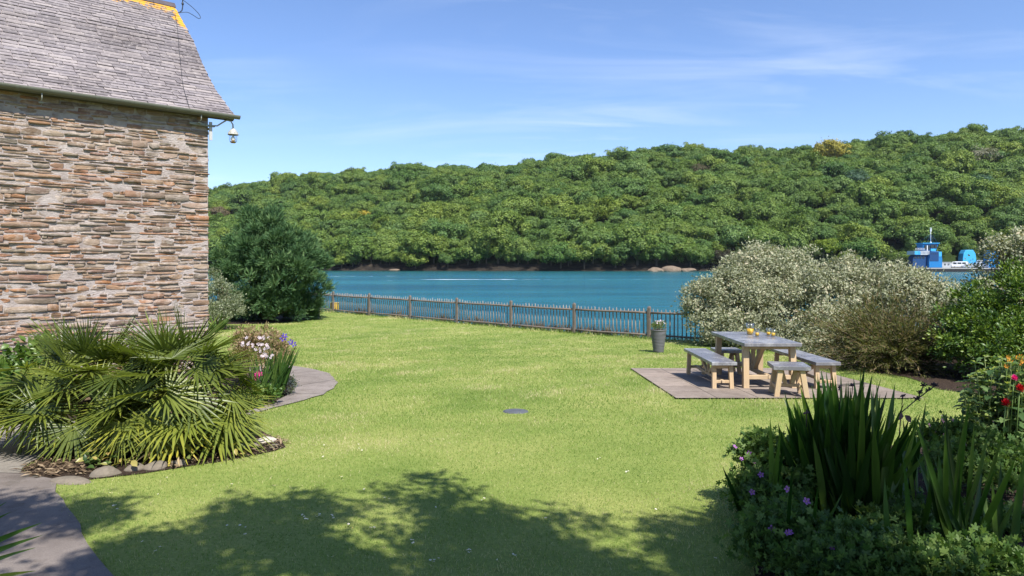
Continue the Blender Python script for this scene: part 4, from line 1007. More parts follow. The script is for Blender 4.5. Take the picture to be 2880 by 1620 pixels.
# ------------------------------------------------------------------ SHRUBS
def shrub(name, base, blobs, label, cat, mat, n_clump, clump_r, n_leaf, leaf, wid, T=KITE, upbias=.3, inner=.3, zmin=-.5, spread=.5, nst=24, r0=.03, jit=(.6, 1.35), group=None, stemmat=None, flat=0, outw=.6, basespread=.15):
    """blobs in world coordinates"""
    r = empty(name, base); tag(r, label, cat, group)
    bl = [(b_[0]-base[0], b_[1]-base[1], b_[2]-base[2], *b_[3:]) for b_ in blobs]
    P, D, N, v, C = canopy(bl, n_clump, clump_r, n_leaf, upbias, inner, zmin, spread, outw, flat)
    ok = P[:, 2] > .01; P, D, N, v = P[ok], D[ok], N[ok], v[ok]
    L = leaf*rng.uniform(*jit, len(P))
    link('foliage', leafmesh('foliage', T, P, D, N, L, L*wid, v, mat), r)
    mb = MB(); idx = rng.choice(len(C), min(nst, len(C)), replace=False)
    stems(mb, (0, 0, 0), [Vector(C[i])*.96 for i in idx], r0, r0*.2, .10, 5, basespread)
    mb.obj('branches', [stemmat or STEM], r)
    return r
# dark conifer by the fence
bx, by = (755-1440)*29.6/1920, 29.6; bz = gz(bx, by)
def pb(px, py, Y, rpx, rz=None, ry=None):
    q = at(px, py, Y); s = Y/1920; return (q.x, q.y, q.z, rpx*s, (ry or rpx)*s, (rz or rpx)*s)
CONM = leafmat('cypress_sprays', [(.014, .042, .017), (.038, .090, .034), (.082, .155, .056), (.16, .24, .09)], .12, .6, .2)
cb0 = [pb(760, 740, 29.8, 95, 110), pb(700, 690, 29.6, 62, 80), pb(775, 680, 29.7, 55, 85), pb(840, 730, 29.6, 60, 68), pb(670, 760, 29.4, 58, 55), pb(720, 760, 28.6, 60, 44), pb(800, 775, 28.5, 66, 50), pb(870, 745, 29.3, 48, 42),
      pb(680, 835, 28.6, 62, 46), pb(775, 845, 28.1, 66, 46), pb(850, 840, 28.4, 54, 52), pb(705, 878, 28.2, 62, 32), pb(800, 880, 27.9, 72, 30), pb(862, 872, 28.4, 40, 36), pb(640, 860, 28.6, 40, 44), pb(880, 790, 28.8, 46, 40), pb(760, 800, 29.0, 110, 80), pb(690, 640, 29.8, 28, 36), pb(735, 618, 29.9, 24, 36), pb(768, 622, 29.9, 22, 34), pb(640, 800, 29.2, 34, 50), pb(890, 700, 29.6, 26, 34)]
cb = [pb(760, 760, 29.6, 60, 90), pb(770, 850, 29.0, 80, 60), pb(750, 655, 29.4, 46, 52), pb(770, 622, 29.4, 22, 34), pb(706, 618, 29.5, 22, 34), pb(735, 700, 29.0, 56, 44), pb(790, 690, 29.1, 50, 44), pb(740, 630, 29.3, 26, 34)]
_r = random.Random(8)
for k in range(46):
    q = (k+.5)/46; py = 618+270*q**.9; half = np.interp(py, [600, 640, 680, 740, 800, 850, 900], [18, 62, 108, 142, 138, 118, 100]); cxp = np.interp(py, [600, 700, 800, 900], [733, 752, 765, 768])
    a = k*2.39996; sx_ = math.sin(a); cy_ = math.cos(a)
    if cy_ > .4: continue
    s_ = _r.uniform(34, 54)*(.62 if py < 680 else 1)
    cb.append(pb(cxp+sx_*(half-s_*.55), py, 29.4+cy_*(half-s_*.5)*29.4/1920, s_, s_*.74))
sprig_v = [[0, 0, 0], [.3, .13, .03], [.62, .10, .05], [1, 0, 0], [.62, -.10, .05], [.3, -.13, .03]]
SPRIG = (np.array(sprig_v, float), [(0, 5, 2, 1), (5, 4, 3, 2)])
# feathery spray: a midrib with side shoots
fv_, ff_ = [], []
for k, (x_, l_) in enumerate([(0, .30), (.22, .34), (.42, .30), (.6, .24), (.76, .16)]):
    for sgn in (-1, 1):
        o = len(fv_); fv_ += [[x_, 0, 0], [x_+l_*.75, sgn*l_*.62, .05], [x_+l_*.95, sgn*l_*.5, .02], [x_+.1, sgn*.01, 0]]; ff_.append((o, o+1, o+2, o+3) if sgn < 0 else (o, o+3, o+2, o+1))
o = len(fv_); fv_ += [[0, .02, 0], [0, -.02, 0], [1, -.012, 0], [1, .012, 0]]; ff_.append((o, o+1, o+2, o+3))
SPRAY = (np.array(fv_, float), ff_)
shrub('conifer', (bx, by, bz), cb, 'big dark green rounded conifer on the lawn beside the cottage corner', 'conifer', CONM, 760, .26, 74, .185, .85, SPRAY, .55, .10, -.5, .42, 20, .07, (.6, 1.3), outw=.8)
# pale variegated shrub between cottage and conifer
VAR = leafmat('variegated_leaves', [(.05, .075, .035), (.13, .16, .085), (.27, .30, .19), (.46, .47, .36)], .3, .55, .3)
bx, by = (622-1440)*25.5/1920, 25.5
shrub('variegated_shrub', (bx, by, gz(bx, by)), [pb(620, 850, 25.5, 48, 60), pb(605, 800, 25.8, 30, 40), pb(648, 870, 25.2, 32, 36), pb(612, 885, 25.2, 40, 26)], 'pale cream edged shrub squeezed between the cottage wall and the dark conifer', 'shrub', VAR, 150, .17, 60, .07, .55, group=None)
# big pale silvery shrubs on the fence line
PALE = leafmat('silver_leaves', [(.085, .095, .048), (.22, .24, .145), (.36, .37, .25), (.46, .40, .28), (.54, .47, .36)], .25, .6, .25, pos=[0, .38, .68, .88, 1])
def pale(px0, Y, bl, label, n):
    x_, y_ = (px0-1440)*Y/1920, Y
    for q in range(26):
        b_ = random.choice(bl[:8]); a = random.uniform(-1.3, 1.3); bl = bl+[(b_[0]+b_[3]*math.sin(a), b_[1]+random.uniform(-.3, .1), b_[2]+b_[5]*math.cos(a)*1.08, .09, .09, random.uniform(.12, .3))]
    shrub('silvery_shrub', (x_, y_, gz(x_, y_) if beyond(x_, y_) < .3 else float(lawnz(y_))-.1), bl, label, 'shrub', PALE, n, .27, 100, .070, .5, KITE, .35, .20, -.65, .48, 70, .03, (.6, 1.5), 'pale silvery shrubs by the fence', flat=.4, outw=.5, basespread=.5)
pale(2160, 20.2, [pb(2130, 800, 20.4, 105, 95), pb(2060, 840, 20.0, 95, 80), pb(1985, 850, 20.2, 55, 55), pb(2230, 790, 20.6, 90, 85), pb(2130, 750, 20.8, 66, 44), pb(2080, 900, 19.2, 85, 60), pb(2190, 890, 19.0, 95, 75), pb(2000, 920, 19.4, 50, 45), pb(1960, 870, 19.9, 34, 28), pb(2230, 965, 18.2, 90, 40), pb(2120, 955, 18.8, 85, 40), pb(2030, 945, 19.3, 50, 30), pb(2240, 760, 20.8, 45, 36), pb(2120, 722, 20.9, 30, 24)], 'largest pale silvery green shrub behind the dining table', 720)
pale(2420, 18.6, [pb(2400, 850, 18.8, 110, 80), pb(2500, 850, 18.4, 110, 70), pb(2590, 850, 18.0, 90, 64), pb(2380, 785, 19.2, 50, 46), pb(2300, 850, 18.6, 70, 80), pb(2330, 930, 17.6, 80, 60), pb(2330, 985, 16.6, 75, 40), pb(2420, 960, 17.0, 90, 50), pb(2480, 795, 18.8, 70, 36), pb(2490, 762, 18.8, 42, 22), pb(2560, 790, 18.4, 40, 18), pb(2640, 850, 18.0, 60, 50), pb(2395, 748, 19.3, 24, 28), pb(2560, 800, 18.3, 50, 30)], 'pale silvery shrub in front of the ferry beside the brown shrub', 640)
pale(2860, 15.5, [pb(2860, 725, 15.6, 36, 40), pb(2825, 690, 15.6, 22, 24), pb(2880, 680, 15.8, 30, 26), pb(2770, 800, 15.8, 34, 24), pb(2905, 800, 15.4, 60, 80), pb(2800, 720, 15.6, 14, 14)], 'small pale shrub showing above the dark green bush at the right edge', 85)
# brownish fine leaved shrub
BRN = leafmat('brown_needles', [(.042, .056, .015), (.090, .108, .028), (.145, .130, .048), (.22, .155, .09), (.36, .27, .19)], .3, .6, .25, pos=[0, .35, .65, .88, 1])
bx, by = (2520-1440)*13.6/1920, 13.6; r = empty('brown_shrub', (bx, by, gz(bx, by))); tag(r, 'feathery brown and olive shrub spreading behind the right hand bench', 'shrub')
mb = MB(); lp, ld, ln, lvv = [], [], [], []
for k in range(330):
    a = random.uniform(0, 6.283); el = R(random.triangular(0, 84, 38)); Lr = random.uniform(1.2, 2.0)*(1.05 if el < R(50) else .9)
    d = Vector((math.cos(a)*math.cos(el)*1.12, math.sin(a)*math.cos(el)*.85, math.sin(el))); pts = []
    b0 = Vector((random.uniform(-.22, .22), random.uniform(-.2, .2), 0))
    for j in range(7):
        q = j/6; p_ = b0+d*Lr*q+Vector((0, 0, -.28*q*q*(1-el/1.6)*Lr+.25*q*Lr*math.cos(el)*(1-q)))+Vector((random.uniform(-1, 1), random.uniform(-1, 1), random.uniform(-1, 1)))*.015; pts.append(p_)
    mb.tube(pts, [.008*(1-q/7.5) for q in range(7)], 4, caps=False)
    for q in range(90):
        f = random.uniform(.30, 1.0); i_ = min(5, int(f*6)); g = f*6-i_; p_ = pts[i_].lerp(pts[i_+1], g)+Vector((random.gauss(0, .035), random.gauss(0, .035), random.gauss(0, .035)))
        lp.append(p_); dd = (pts[i_+1]-pts[i_]).normalized()+Vector((random.gauss(0, .55), random.gauss(0, .55), random.gauss(0.1, .5))); ld.append(dd); ln.append(rdirs(1)[0])
        lvv.append(min(1, max(0, .45*f+random.uniform(-.3, .5))))
n_ = len(lp); L = rng.uniform(.06, .15, n_)
link('foliage', leafmesh('foliage', KITE, np.array(lp), np.array(ld), np.array(ln), L, L*.13, np.array(lvv), BRN), r)
mb.obj('stems', [plain('brown_stem', (.20, .15, .10), .85)], r)
# dark glossy evergreen at the right edge
GLO = leafmat('glossy_leaves', [(.018, .046, .009), (.052, .108, .017), (.12, .19, .026), (.24, .31, .04)], .25, .42, .4)
bx, by = 9.3, 12.4
shrub('evergreen_bush', (bx, by, gz(bx, by)), [pb(2900, 900, 12.4, 150, 150), pb(2800, 950, 12.2, 120, 90), pb(2745, 870, 12.6, 56, 60), pb(2890, 855, 12.6, 60, 74), pb(2950, 790, 12.6, 40, 64), pb(2720, 960, 12.2, 70, 66), pb(3010, 780, 12.4, 110, 120), pb(2690, 905, 12.5, 40, 40), pb(2925, 690, 12.7, 26, 40), pb(2900, 1000, 11.6, 150, 80), pb(2770, 1010, 11.9, 60, 50)], 'dark glossy evergreen bush with yellow green tips at the right edge', 'bush', GLO, 480, .17, 90, .062, .55, OVAL, .4, .3, -.6, .45, 40, .035)
# leafy plants at the foot of the cottage wall
VINE = leafmat('broad_green_leaves', [(.018, .05, .010), (.05, .105, .018), (.10, .17, .03), (.17, .24, .06)], .3, .4, .4)
bx, by = gp(90, 1165)
shrub('leafy_climber', (bx, by, gz(bx, by)), [pb(90, 1060, 9.2, 75, 85), pb(60, 1140, 8.8, 80, 55), pb(150, 1130, 8.8, 70, 60), pb(250, 1130, 8.9, 60, 50), pb(-10, 1150, 8.8, 60, 45), pb(150, 1000, 9.3, 45, 40), pb(10, 1110, 9.0, 60, 60), pb(70, 985, 9.5, 34, 30)], 'broad leaved green plant against the foot of the cottage wall', 'plant', VINE, 150, .12, 24, .095, .7, OVAL, .1, .3, -.5)

# ------------------------------------------------------------------ DWARF FAN PALMS
PALM = leafmat('palm_fronds', [(.036, .060, .012), (.092, .125, .020), (.17, .205, .034), (.27, .28, .042), (.46, .39, .05), (.46, .35, .20)], .32, .38, .45, pos=[0, .25, .5, .7, .88, 1])
PET = leafmat('palm_petiole', [(.10, .15, .04), (.20, .22, .07)], .1)
def frond_mesh(d, plen, Rf, nl, spread, v0, droop, roll, cup, star=False):
    d = Vector(d).normalized(); _, s_, u_ = frame(d)
    Rm = Matrix.Rotation(roll, 3, d); s_ = Rm @ s_; u_ = Rm @ u_
    V, F, A = [], [], []
    # petiole (three sided)
    pts = [d*plen*q+Vector((0, 0, -.10*plen*q*q+.05*math.sin(q*3))) for q in (0, .35, .7, 1)]
    for q, p_ in enumerate(pts):
        w_ = .011*(1-.45*q/3); V += [tuple(p_+s_*w_), tuple(p_-s_*w_), tuple(p_-u_*w_*1.1)]
    for q in range(3):
        for e in range(3): F.append((q*3+e, q*3+(e+1) % 3, q*3+3+(e+1) % 3, q*3+3+e)); A.append(min(.62, v0+.22))
    hub = pts[-1]; phi = R(random.uniform(-4, 16)) if d.z < -.05 else (R(random.uniform(10, 38)) if d.z < .75 else R(random.uniform(4, 18)))
    if star:   # blade turned to face outwards
        u_ = (d*1.0+Vector((random.gauss(0, .25), random.gauss(0, .25), random.uniform(.15, .8)))).normalized(); zq = d.z; d = d*.5+Vector((d.x*.9+random.gauss(0, .25), random.gauss(0, .2), random.uniform(.15, .9) if zq > .05 else random.uniform(-.7, .1)))
        d = (d-u_*d.dot(u_)).normalized(); s_ = u_.cross(d)
    else: d, u_ = (d*math.cos(phi)-u_*math.sin(phi)).normalized(), (u_*math.cos(phi)+d*math.sin(phi)).normalized()
    dth = 2*spread/(nl-1)
    tiptone = random.uniform(.0, .5)
    for i in range(nl):
        th = -spread+dth*i+random.uniform(-.25, .25)*dth; L = Rf*(1-.22*abs(th/spread)**1.5)*random.uniform(.9, 1.06)
        dl = d*math.cos(th)+s_*math.sin(th)+u_*cup*(abs(th)/spread)*.5+u_*random.uniform(-.05, .05); dl.normalize()
        sd = (u_.cross(dl)).normalized(); lv = min(.95, max(0, v0+random.uniform(-.10, .12)))
        o = len(V); st = ((0, .004), (.34, .5*.34*L*dth*1.02), (.68, .5*.34*L*dth*.80), (1.0, .0012))
        br = random.random() < .12
        for q, (f, hw) in enumerate(st):
            hw = min(hw, .0155); c_ = hub+dl*L*f+Vector((0, 0, -droop*L*f**2.4-(.25*L*max(0, f-.6) if br else 0)))
            fold = hw*.42
            V += [tuple(c_+sd*hw+u_*fold), tuple(c_), tuple(c_-sd*hw+u_*fold)]
        for q in range(3):
            b_ = o+q*3; a_ = lv if q < 2 else min(1, lv+.06+.30*tiptone*(random.random() < .4))
            F += [(b_, b_+1, b_+4, b_+3), (b_+1, b_+2, b_+5, b_+4)]; A += [a_, a_]
    return np_mesh('frond', np.array(V), F4=np.array(F), mats=[PALM], fv=np.array(A))
def palm(px, Y, hub_h, n, label, wide, seed, extra=()):
    random.seed(seed); x_ = (px-1440)*Y/1920
    r = empty('dwarf_fan_palm', (x_, Y, gz(x_, Y))); tag(r, label, 'palm', 'dwarf fan palms in the bed')
    mb = MB(); mb.tube([(0, 0, -.05), (.03, 0, .12), (-.02, .02, hub_h)], [.11, .12, .08], 10); mb.tube([(.1, -.1, -.05), (.16, -.14, .22)], [.07, .06], 8)
    mb.obj('trunk', [plain('palm_fibre', (.10, .07, .045), .95, var=.5, nscale=20, bmp=1, bscale=60)], r)
    for k in range(n):
        q = (k+.5)/n; el = math.asin(max(-1, min(1, .995-1.36*q)))+R(random.uniform(-8, 8)); a = k*2.39996+random.uniform(-.25, .25)
        d = Vector((math.cos(a)*math.cos(el)*wide, math.sin(a)*math.cos(el), math.sin(el)))
        plen = (.42+.14*math.cos(el))*random.uniform(.85, 1.15)*(1+.15*abs(math.cos(a))*(wide-1)*2); Rf = random.uniform(.44, .54)*(1 if q < .75 else .9)
        v0 = .22+.16*q+random.uniform(-.16, .16)
        if q > .62 and random.random() < .28: v0 = random.uniform(.42, .56)
        st_ = el < R(52) and random.random() < .62
        me = frond_mesh(d, plen, Rf*(.86 if st_ else 1), random.choice((22, 24, 26)) if st_ else random.choice((20, 22, 24)), R(random.uniform(100, 135)) if st_ else R(random.uniform(78, 102)), v0, random.uniform(.0, .05), random.uniform(-.4, .4), random.uniform(.1, .5), st_)
        link('frond', me, r, (random.uniform(-.05, .05), random.uniform(-.05, .05), hub_h*random.uniform(.78, 1.0)))
    for (dx, dy, dz, pl, rf_, v0, h_) in extra:
        link('frond', frond_mesh((dx, dy, dz), pl, rf_, 22, R(105), v0, .12, random.uniform(-.2, .2), .2), r, (0, 0, h_))
    return r
palm(492, 6.75, .62, 60, 'right of the two dwarf fan palms, its lower fronds yellowing', 1.0, 5,
     [(.1, -1, .45, .5, .55, .40, .5), (.45, -.85, .0, .5, .5, .52, .45), (-.3, -.9, .1, .45, .48, .56, .42), (.4, -.85, -.35, .42, .46, .74, .4), (.95, -.3, .0, .6, .55, .45, .45), (.95, -.4, -.25, .55, .5, .5, .4)])
palm(248, 6.9, .60, 58, 'left of the two dwarf fan palms, reaching over the concrete path', 1.1, 6,
     [(.1, -1, .5, .45, .52, .35, .5), (-.95, -.25, .1, .68, .58, .45, .5), (-.9, -.5, -.08, .65, .56, .6, .45), (-.5, -.85, .1, .5, .5, .4, .45), (-.95, .1, .35, .65, .56, .4, .5), (.2, -.9, -.3, .4, .45, .3, .4)])
random.seed(21)
# ivy and fallen leaves under the palms
IVY = leafmat('ivy_leaves', [(.03, .065, .015), (.08, .13, .03), (.16, .20, .06), (.33, .27, .08), (.42, .26, .11)], .25, .4, .4)
n_ = 1700; fx_ = rng.uniform(230, 700, n_); fy_ = 1295-(fx_-230)*.085+rng.normal(size=n_)*20-14
gpx = np.array([gp(a, b_) for a, b_ in zip(fx_, fy_)]); ok = inpoly(BEDL, gpx[:, 0], gpx[:, 1]); gpx = gpx[ok]; n_ = len(gpx)
P = np.stack([gpx[:, 0], gpx[:, 1], ground(gpx[:, 0], gpx[:, 1])+rng.uniform(.01, .13, n_)], 1)
L = rng.uniform(.05, .11, n_); v = np.clip(rng.beta(1.3, 1.6, n_), 0, 1)
tag(link('ivy_ground_cover', leafmesh('ivy', OVAL, P, rdirs(n_)*np.array([1, 1, .4])+np.array([.1, -.3, .1]), rdirs(n_)*.6+np.array([0, -.4, 1]), L, L*.6, v, IVY)), 'low ivy and yellowing leaves under the fan palms', 'ground cover', kind='stuff')
n_ = 1500; cxy = rng.uniform(0, 1, (n_, 2)); fx_ = 60+cxy[:, 0]*230; fy_ = 1352-cxy[:, 1]*55-cxy[:, 0]*20; fx_[500:] = 470+cxy[500:, 0]*335; fy_[500:] = 1322-cxy[500:, 0]*62-cxy[500:, 1]*50
gpx = np.array([gp(a, b_) for a, b_ in zip(fx_, fy_)]); ok = inpoly(BEDL, gpx[:, 0], gpx[:, 1]); gpx = gpx[ok]; n_ = len(gpx)
P = np.stack([gpx[:, 0], gpx[:, 1], ground(gpx[:, 0], gpx[:, 1])+rng.uniform(.012, .03, n_)], 1); L = rng.uniform(.03, .11, n_)
tag(link('leaf_litter', leafmesh('litter', KITE, P, rdirs(n_)*np.array([1, 1, .12]), np.array([0, 0, 1])+.3*rdirs(n_), L, L*rng.uniform(.12, .3, n_), rng.random(n_), leafmat('dry_litter', [(.05, .032, .02), (.15, .10, .06), (.33, .25, .16)], .1, .8))), 'dry bark chips and dead leaves beside the concrete path', 'leaf litter', kind='stuff')

# ------------------------------------------------------------------ FLOWERS RIGHT OF THE PALMS
def flowerpart(parent, pts, size, mat, petals=5, cup=.25, wid=.55, name='flower'):
    for p_ in pts:
        d = Vector((random.uniform(-.6, .6), -1+random.uniform(-.3, .5), random.uniform(.2, 1.0))).normalized()
        _, s_, u_ = frame(d)
        V, F, k = inst(t_flower(petals, cup, wid), np.array([p_]), np.array([s_]), np.array([d]), size*random.uniform(.8, 1.2))
        mb = MB(); mb.add([tuple(q) for q in V], [tuple(f) for f in F]); mb.box(Vector(p_)+d*size*.1, (size*.2, size*.2, size*.2), mi=1)
        mb.obj(name, [mat, YEL], parent)
YEL = plain('flower_eye', (.6, .45, .1), .6)
def petal(name, c): return leafmat(name, [tuple(x*.85 for x in c), c], .35, .6, .2)
WHT = petal('white_petals', (.70, .60, .70)); PUR = petal('purple_petals', (.45, .17, .55)); VIO = petal('violet_petals', (.10, .06, .36)); MAG = petal('magenta_petals', (.72, .03, .30)); PNK = petal('pink_petals', (.68, .36, .55)); RED = petal('red_petals', (.42, .008, .02)); ORG = petal('orange_petals', (.75, .30, .04))
ABE = leafmat('bronze_leaves', [(.07, .085, .025), (.18, .16, .06), (.36, .25, .15), (.52, .36, .28)], .3, .55, .3)
bx, by = (742-1440)*11.2/1920, 11.2
shrub('bronze_shrub', (bx, by, gz(bx, by)), [pb(735, 985, 11.2, 58, 60), pb(770, 1010, 11.0, 40, 44), pb(700, 960, 11.3, 36, 40), pb(755, 945, 11.3, 26, 28), pb(790, 980, 11.2, 22, 28), pb(690, 1010, 11.2, 36, 50)], 'pinkish bronze leaved shrub beside the fan palm', 'shrub', ABE, 150, .10, 46, .042, .5, upbias=.8, nst=40, r0=.008)
def strapplant(name, base, blades, label, cat, mat, width, seg=7, group=None, fold=.35, loc=None):
    """blades: (tip x, y, z, bend) relative to the base"""
    r = empty(name, base); tag(r, label, cat, group); V, F, A = [], [], []
    for (b0, tip, bend, w_, vv) in blades:
        b0, tip = Vector(b0), Vector(tip); d = tip-b0; L = d.length
        side = d.cross(Vector((random.uniform(-.35, .35), -1, random.uniform(-.2, .2))))
        side = side.normalized() if side.length > 1e-5 else Vector((1, 0, 0)); nrm = side.cross(d).normalized(); o = len(V)
        for j in range(seg+1):
            q = j/seg; hw = w_*.5*min(1, (.35+1.9*q))*(1-max(0, (q-.55)/.45)**1.7) if q < 1 else .0006
            c_ = b0+d*q+Vector(bend)*math.sin(q*math.pi)*.5+Vector(bend)*q*q*.0
            V += [tuple(c_+side*hw+nrm*hw*fold), tuple(c_), tuple(c_-side*hw+nrm*hw*fold)]
        for j in range(seg):
            b_ = o+3*j; F += [(b_, b_+1, b_+4, b_+3), (b_+1, b_+2, b_+5, b_+4)]; A += [vv, vv]
    link('leaves', np_mesh('leaves', np.array(V), F4=np.array(F), mats=[mat], fv=np.array(A), smooth=True), r)
    return r
IRIS = leafmat('iris_leaves', [(.02, .055, .012), (.05, .11, .02), (.11, .18, .04)], .35, .4, .4)
bx, by = (775-1440)*10.0/1920, 10.0
bl = [((random.uniform(-.1, .1), random.uniform(-.1, .1), 0), (random.uniform(-.12, .36), random.uniform(-.25, .2), random.uniform(.45, .85)), (0, 0, random.uniform(0, .12)), random.uniform(.014, .026), random.random()) for k in range(55)]
r = strapplant('iris_clump', (bx, by, gz(bx, by)), bl, 'clump of slender green iris leaves with violet flowers by the curved path', 'iris', IRIS, .02)
flowerpart(r, [tuple(at(800, 945, 10)-Vector((bx, by, gz(bx, by)))), tuple(at(797, 952, 10)-Vector((bx, by, gz(bx, by)))), tuple(at(825, 968, 10)-Vector((bx, by, gz(bx, by)))), tuple(at(818, 962, 10)-Vector((bx, by, gz(bx, by))))], .045, VIO)
bx, by = (735-1440)*9.9/1920, 9.9; bzv = Vector((bx, by, gz(bx, by)))
bl = [((random.uniform(-.12, .12), random.uniform(-.1, .1), 0), (random.uniform(-.3, .3), random.uniform(-.2, .2), random.uniform(.3, .75)), (0, 0, .03), .016, random.random()) for k in range(40)]
r = strapplant('white_phlox', bzv, bl, 'tall white flowered plant between the palm and the iris leaves', 'flower', IRIS, .02)
flowerpart(r, [tuple(at(px+random.uniform(-9, 9), py+random.uniform(-8, 8), 9.8+random.uniform(-.1, .1))-bzv) for px, py in ((684, 962), (700, 958), (722, 968), (731, 957), (742, 962), (752, 956), (728, 990), (735, 996), (748, 995), (757, 1000), (745, 1004), (733, 978), (737, 952), (690, 975), (720, 982), (752, 972), (708, 966), (740, 985)) for _ in range(2)], .024, WHT)
r = empty('magenta_gladiolus', Vector((*gp(722, 1120), gz(*gp(722, 1120))))); tag(r, 'single magenta flower spike beside the right palm', 'flower')
g0 = r.location; mb = MB(); mb.tube([(0, 0, 0), tuple(at(722, 1045, g0.y)-g0)], .006, 5); mb.obj('stem', [GSTEM], r)
flowerpart(r, [tuple(at(px, py, g0.y-.03)-g0) for px, py in ((716, 1058), (722, 1052), (728, 1047), (724, 1060), (717, 1066), (731, 1052))], .036, MAG)
BLU = leafmat('forget_me_not', [(.04, .06, .03), (.09, .12, .06), (.15, .17, .22), (.30, .30, .50)], .3, .6, .2, pos=[0, .5, .8, 1])
bx, by = gp(792, 1110)
shrub('forget_me_not_clump', (bx, by, gz(bx, by)), [pb(785, 1080, 10.3, 38, 32), pb(805, 1095, 10.2, 26, 22), pb(765, 1060, 10.4, 34, 30)], 'low grey green clump with tiny blue flowers on the curved path edge', 'flower', BLU, 80, .07, 40, .026, .5, nst=10, r0=.004)
bx, by = gp(735, 1146)
shrub('low_green_plant', (bx, by, gz(bx, by)), [pb(740, 1118, 9.3, 34, 24), pb(705, 1130, 9.2, 30, 26), pb(765, 1108, 9.4, 22, 18)], 'low bright green leafy plant at the tip of the curved path', 'plant', VINE, 50, .06, 26, .045, .7, OVAL, nst=6, r0=.004)
# small spiky plant at the wall corner
bx, by = (610-1440)*24/1920, 24.0
bl = [((0, 0, 0), (random.uniform(-.5, .5), random.uniform(-.3, .3), random.uniform(.3, .8)), (0, 0, .05), .05, random.random()*.4+.5) for k in range(22)]
strapplant('spiky_plant', (bx, by, gz(bx, by)), bl, 'small pale spiky plant at the foot of the cream edged shrub', 'plant', IRIS, .03)

# plant in the pot
px_c, py_c = pot.location.x, pot.location.y
DAI = leafmat('pot_leaves', [(.05, .09, .02), (.12, .17, .04), (.24, .27, .09)], .3, .5)
r = shrub('potted_daisy', (px_c, py_c, pot.location.z+.54), [(px_c, py_c, pot.location.z+.66, .15, .15, .12)], 'bushy plant with small pinkish white flowers growing in the grey pot', 'plant', DAI, 50, .05, 26, .035, .35, upbias=.6, nst=12, r0=.004, basespread=.06)
flowerpart(r, [(random.gauss(0, .08), random.gauss(-.02, .08), .22+random.uniform(-.06, .06)) for k in range(22)], .020, petal('pinkish_white', (.74, .60, .68)), 7, .1, .4)

# ------------------------------------------------------------------ RIGHT HAND FLOWER BED
CRO = leafmat('sword_leaves', [(.010, .034, .006), (.022, .065, .010), (.045, .105, .014), (.10, .17, .022)], .42, .35, .4)
def crocosmia(name, basepx, Y, tips, label, dens=0, wr=(.030, .048), group='sword leaved clumps in the flower bed', extra=None):
    bx = (basepx-1440)*Y/1920; b0 = Vector((bx, Y, gz(bx, Y))); bl = []
    for (tx, ty) in tips:
        yy = Y+random.uniform(-.22, .22); tp = at(tx, ty, yy)-b0
        s0 = Vector((random.uniform(-.5, .5)*.2+tp.x*.35, random.uniform(-.12, .12), 0))
        bl.append((s0, tp, (random.uniform(-.03, .03), random.uniform(-.03, .03), 0), random.uniform(*wr), random.random()))
    for k in range(dens):
        tx, ty = random.choice(tips); tp = at(tx+random.gauss(0, 40), ty+abs(random.gauss(30, 95)), Y+random.uniform(-.3, .3))-b0
        bl.append((Vector((tp.x*.45+random.uniform(-.12, .12), random.uniform(-.2, .2), 0)), tp, (random.uniform(-.04, .04), 0, 0), random.uniform(*wr), random.random()))
    return strapplant(name, b0, bl, label, 'sword lily', CRO, .04, 8, group)
main_tips = [(2560, 1190), (2545, 1130), (2535, 1210), (2420, 1045), (2300, 1060), (2380, 1075), (2210, 1190), (2190, 1200), (2206, 1100), (2222, 1165), (2240, 1140), (2256, 1150), (2270, 1175), (2285, 1110), (2300, 1050), (2308, 1035), (2323, 1043), (2335, 1065), (2340, 1050), (2352, 1080), (2365, 1050), (2385, 1070), (2400, 1060), (2432, 1030), (2425, 1080), (2440, 1120), (2455, 1090), (2478, 1062), (2475, 1120), (2470, 1160), (2494, 1170), (2460, 1140), (2405, 1110), (2375, 1110), (2350, 1110), (2310, 1090), (2250, 1210), (2195, 1230), (2500, 1200), (2520, 1145), (2515, 1180)]
r = crocosmia('sword_lily', 2365, 4.75, main_tips, 'tallest dense dark clump of sword shaped leaves in the flower bed', 150, (.036, .060))
crocosmia('sword_lily', 2180, 4.5, [(2166, 1175), (2196, 1210), (2205, 1260), (2230, 1300)], 'few sword leaves at the lawn side of the dark clump', 2)
crocosmia('sword_lily', 2540, 5.0, [(2540, 1180), (2560, 1195), (2545, 1225), (2578, 1215), (2590, 1160), (2604, 1130), (2575, 1175), (2530, 1240)], 'blueish sword leaves just right of the tallest dark clump', 6)
crocosmia('sword_lily', 2700, 4.15, [(2570, 1170), (2582, 1182), (2652, 1150), (2662, 1158), (2726, 1128), (2640, 1270), (2655, 1250), (2650, 1180), (2780, 1215), (2700, 1290), (2740, 1190), (2600, 1260), (2620, 1340), (2760, 1330)], 'loose fan of tall broad sword leaves right of the dark clump', 4, (.028, .046))
crocosmia('sword_lily', 2795, 3.9, [(2822, 1212), (2815, 1300), (2800, 1310), (2790, 1340), (2880, 1290), (2900, 1330), (2860, 1400), (2770, 1380)], 'sword leaved clump at the right edge of the flower bed', 2, (.026, .042))
crocosmia('sword_lily', 2608, 3.55, [(2488, 1340), (2540, 1280)], 'young two bladed shoot standing in front of the flower bed', 0, (.022, .03))
crocosmia('sword_lily', 2285, 3.9, [(2230, 1300), (2300, 1370), (2370, 1385)], 'short bright shoots at the front foot of the dark clump', 1, (.022, .032))
crocosmia('sword_lily', 2150, 4.6, [(2032, 1313), (2085, 1320)], 'low leaning sword leaf reaching over the lawn', 0, (.03, .035))
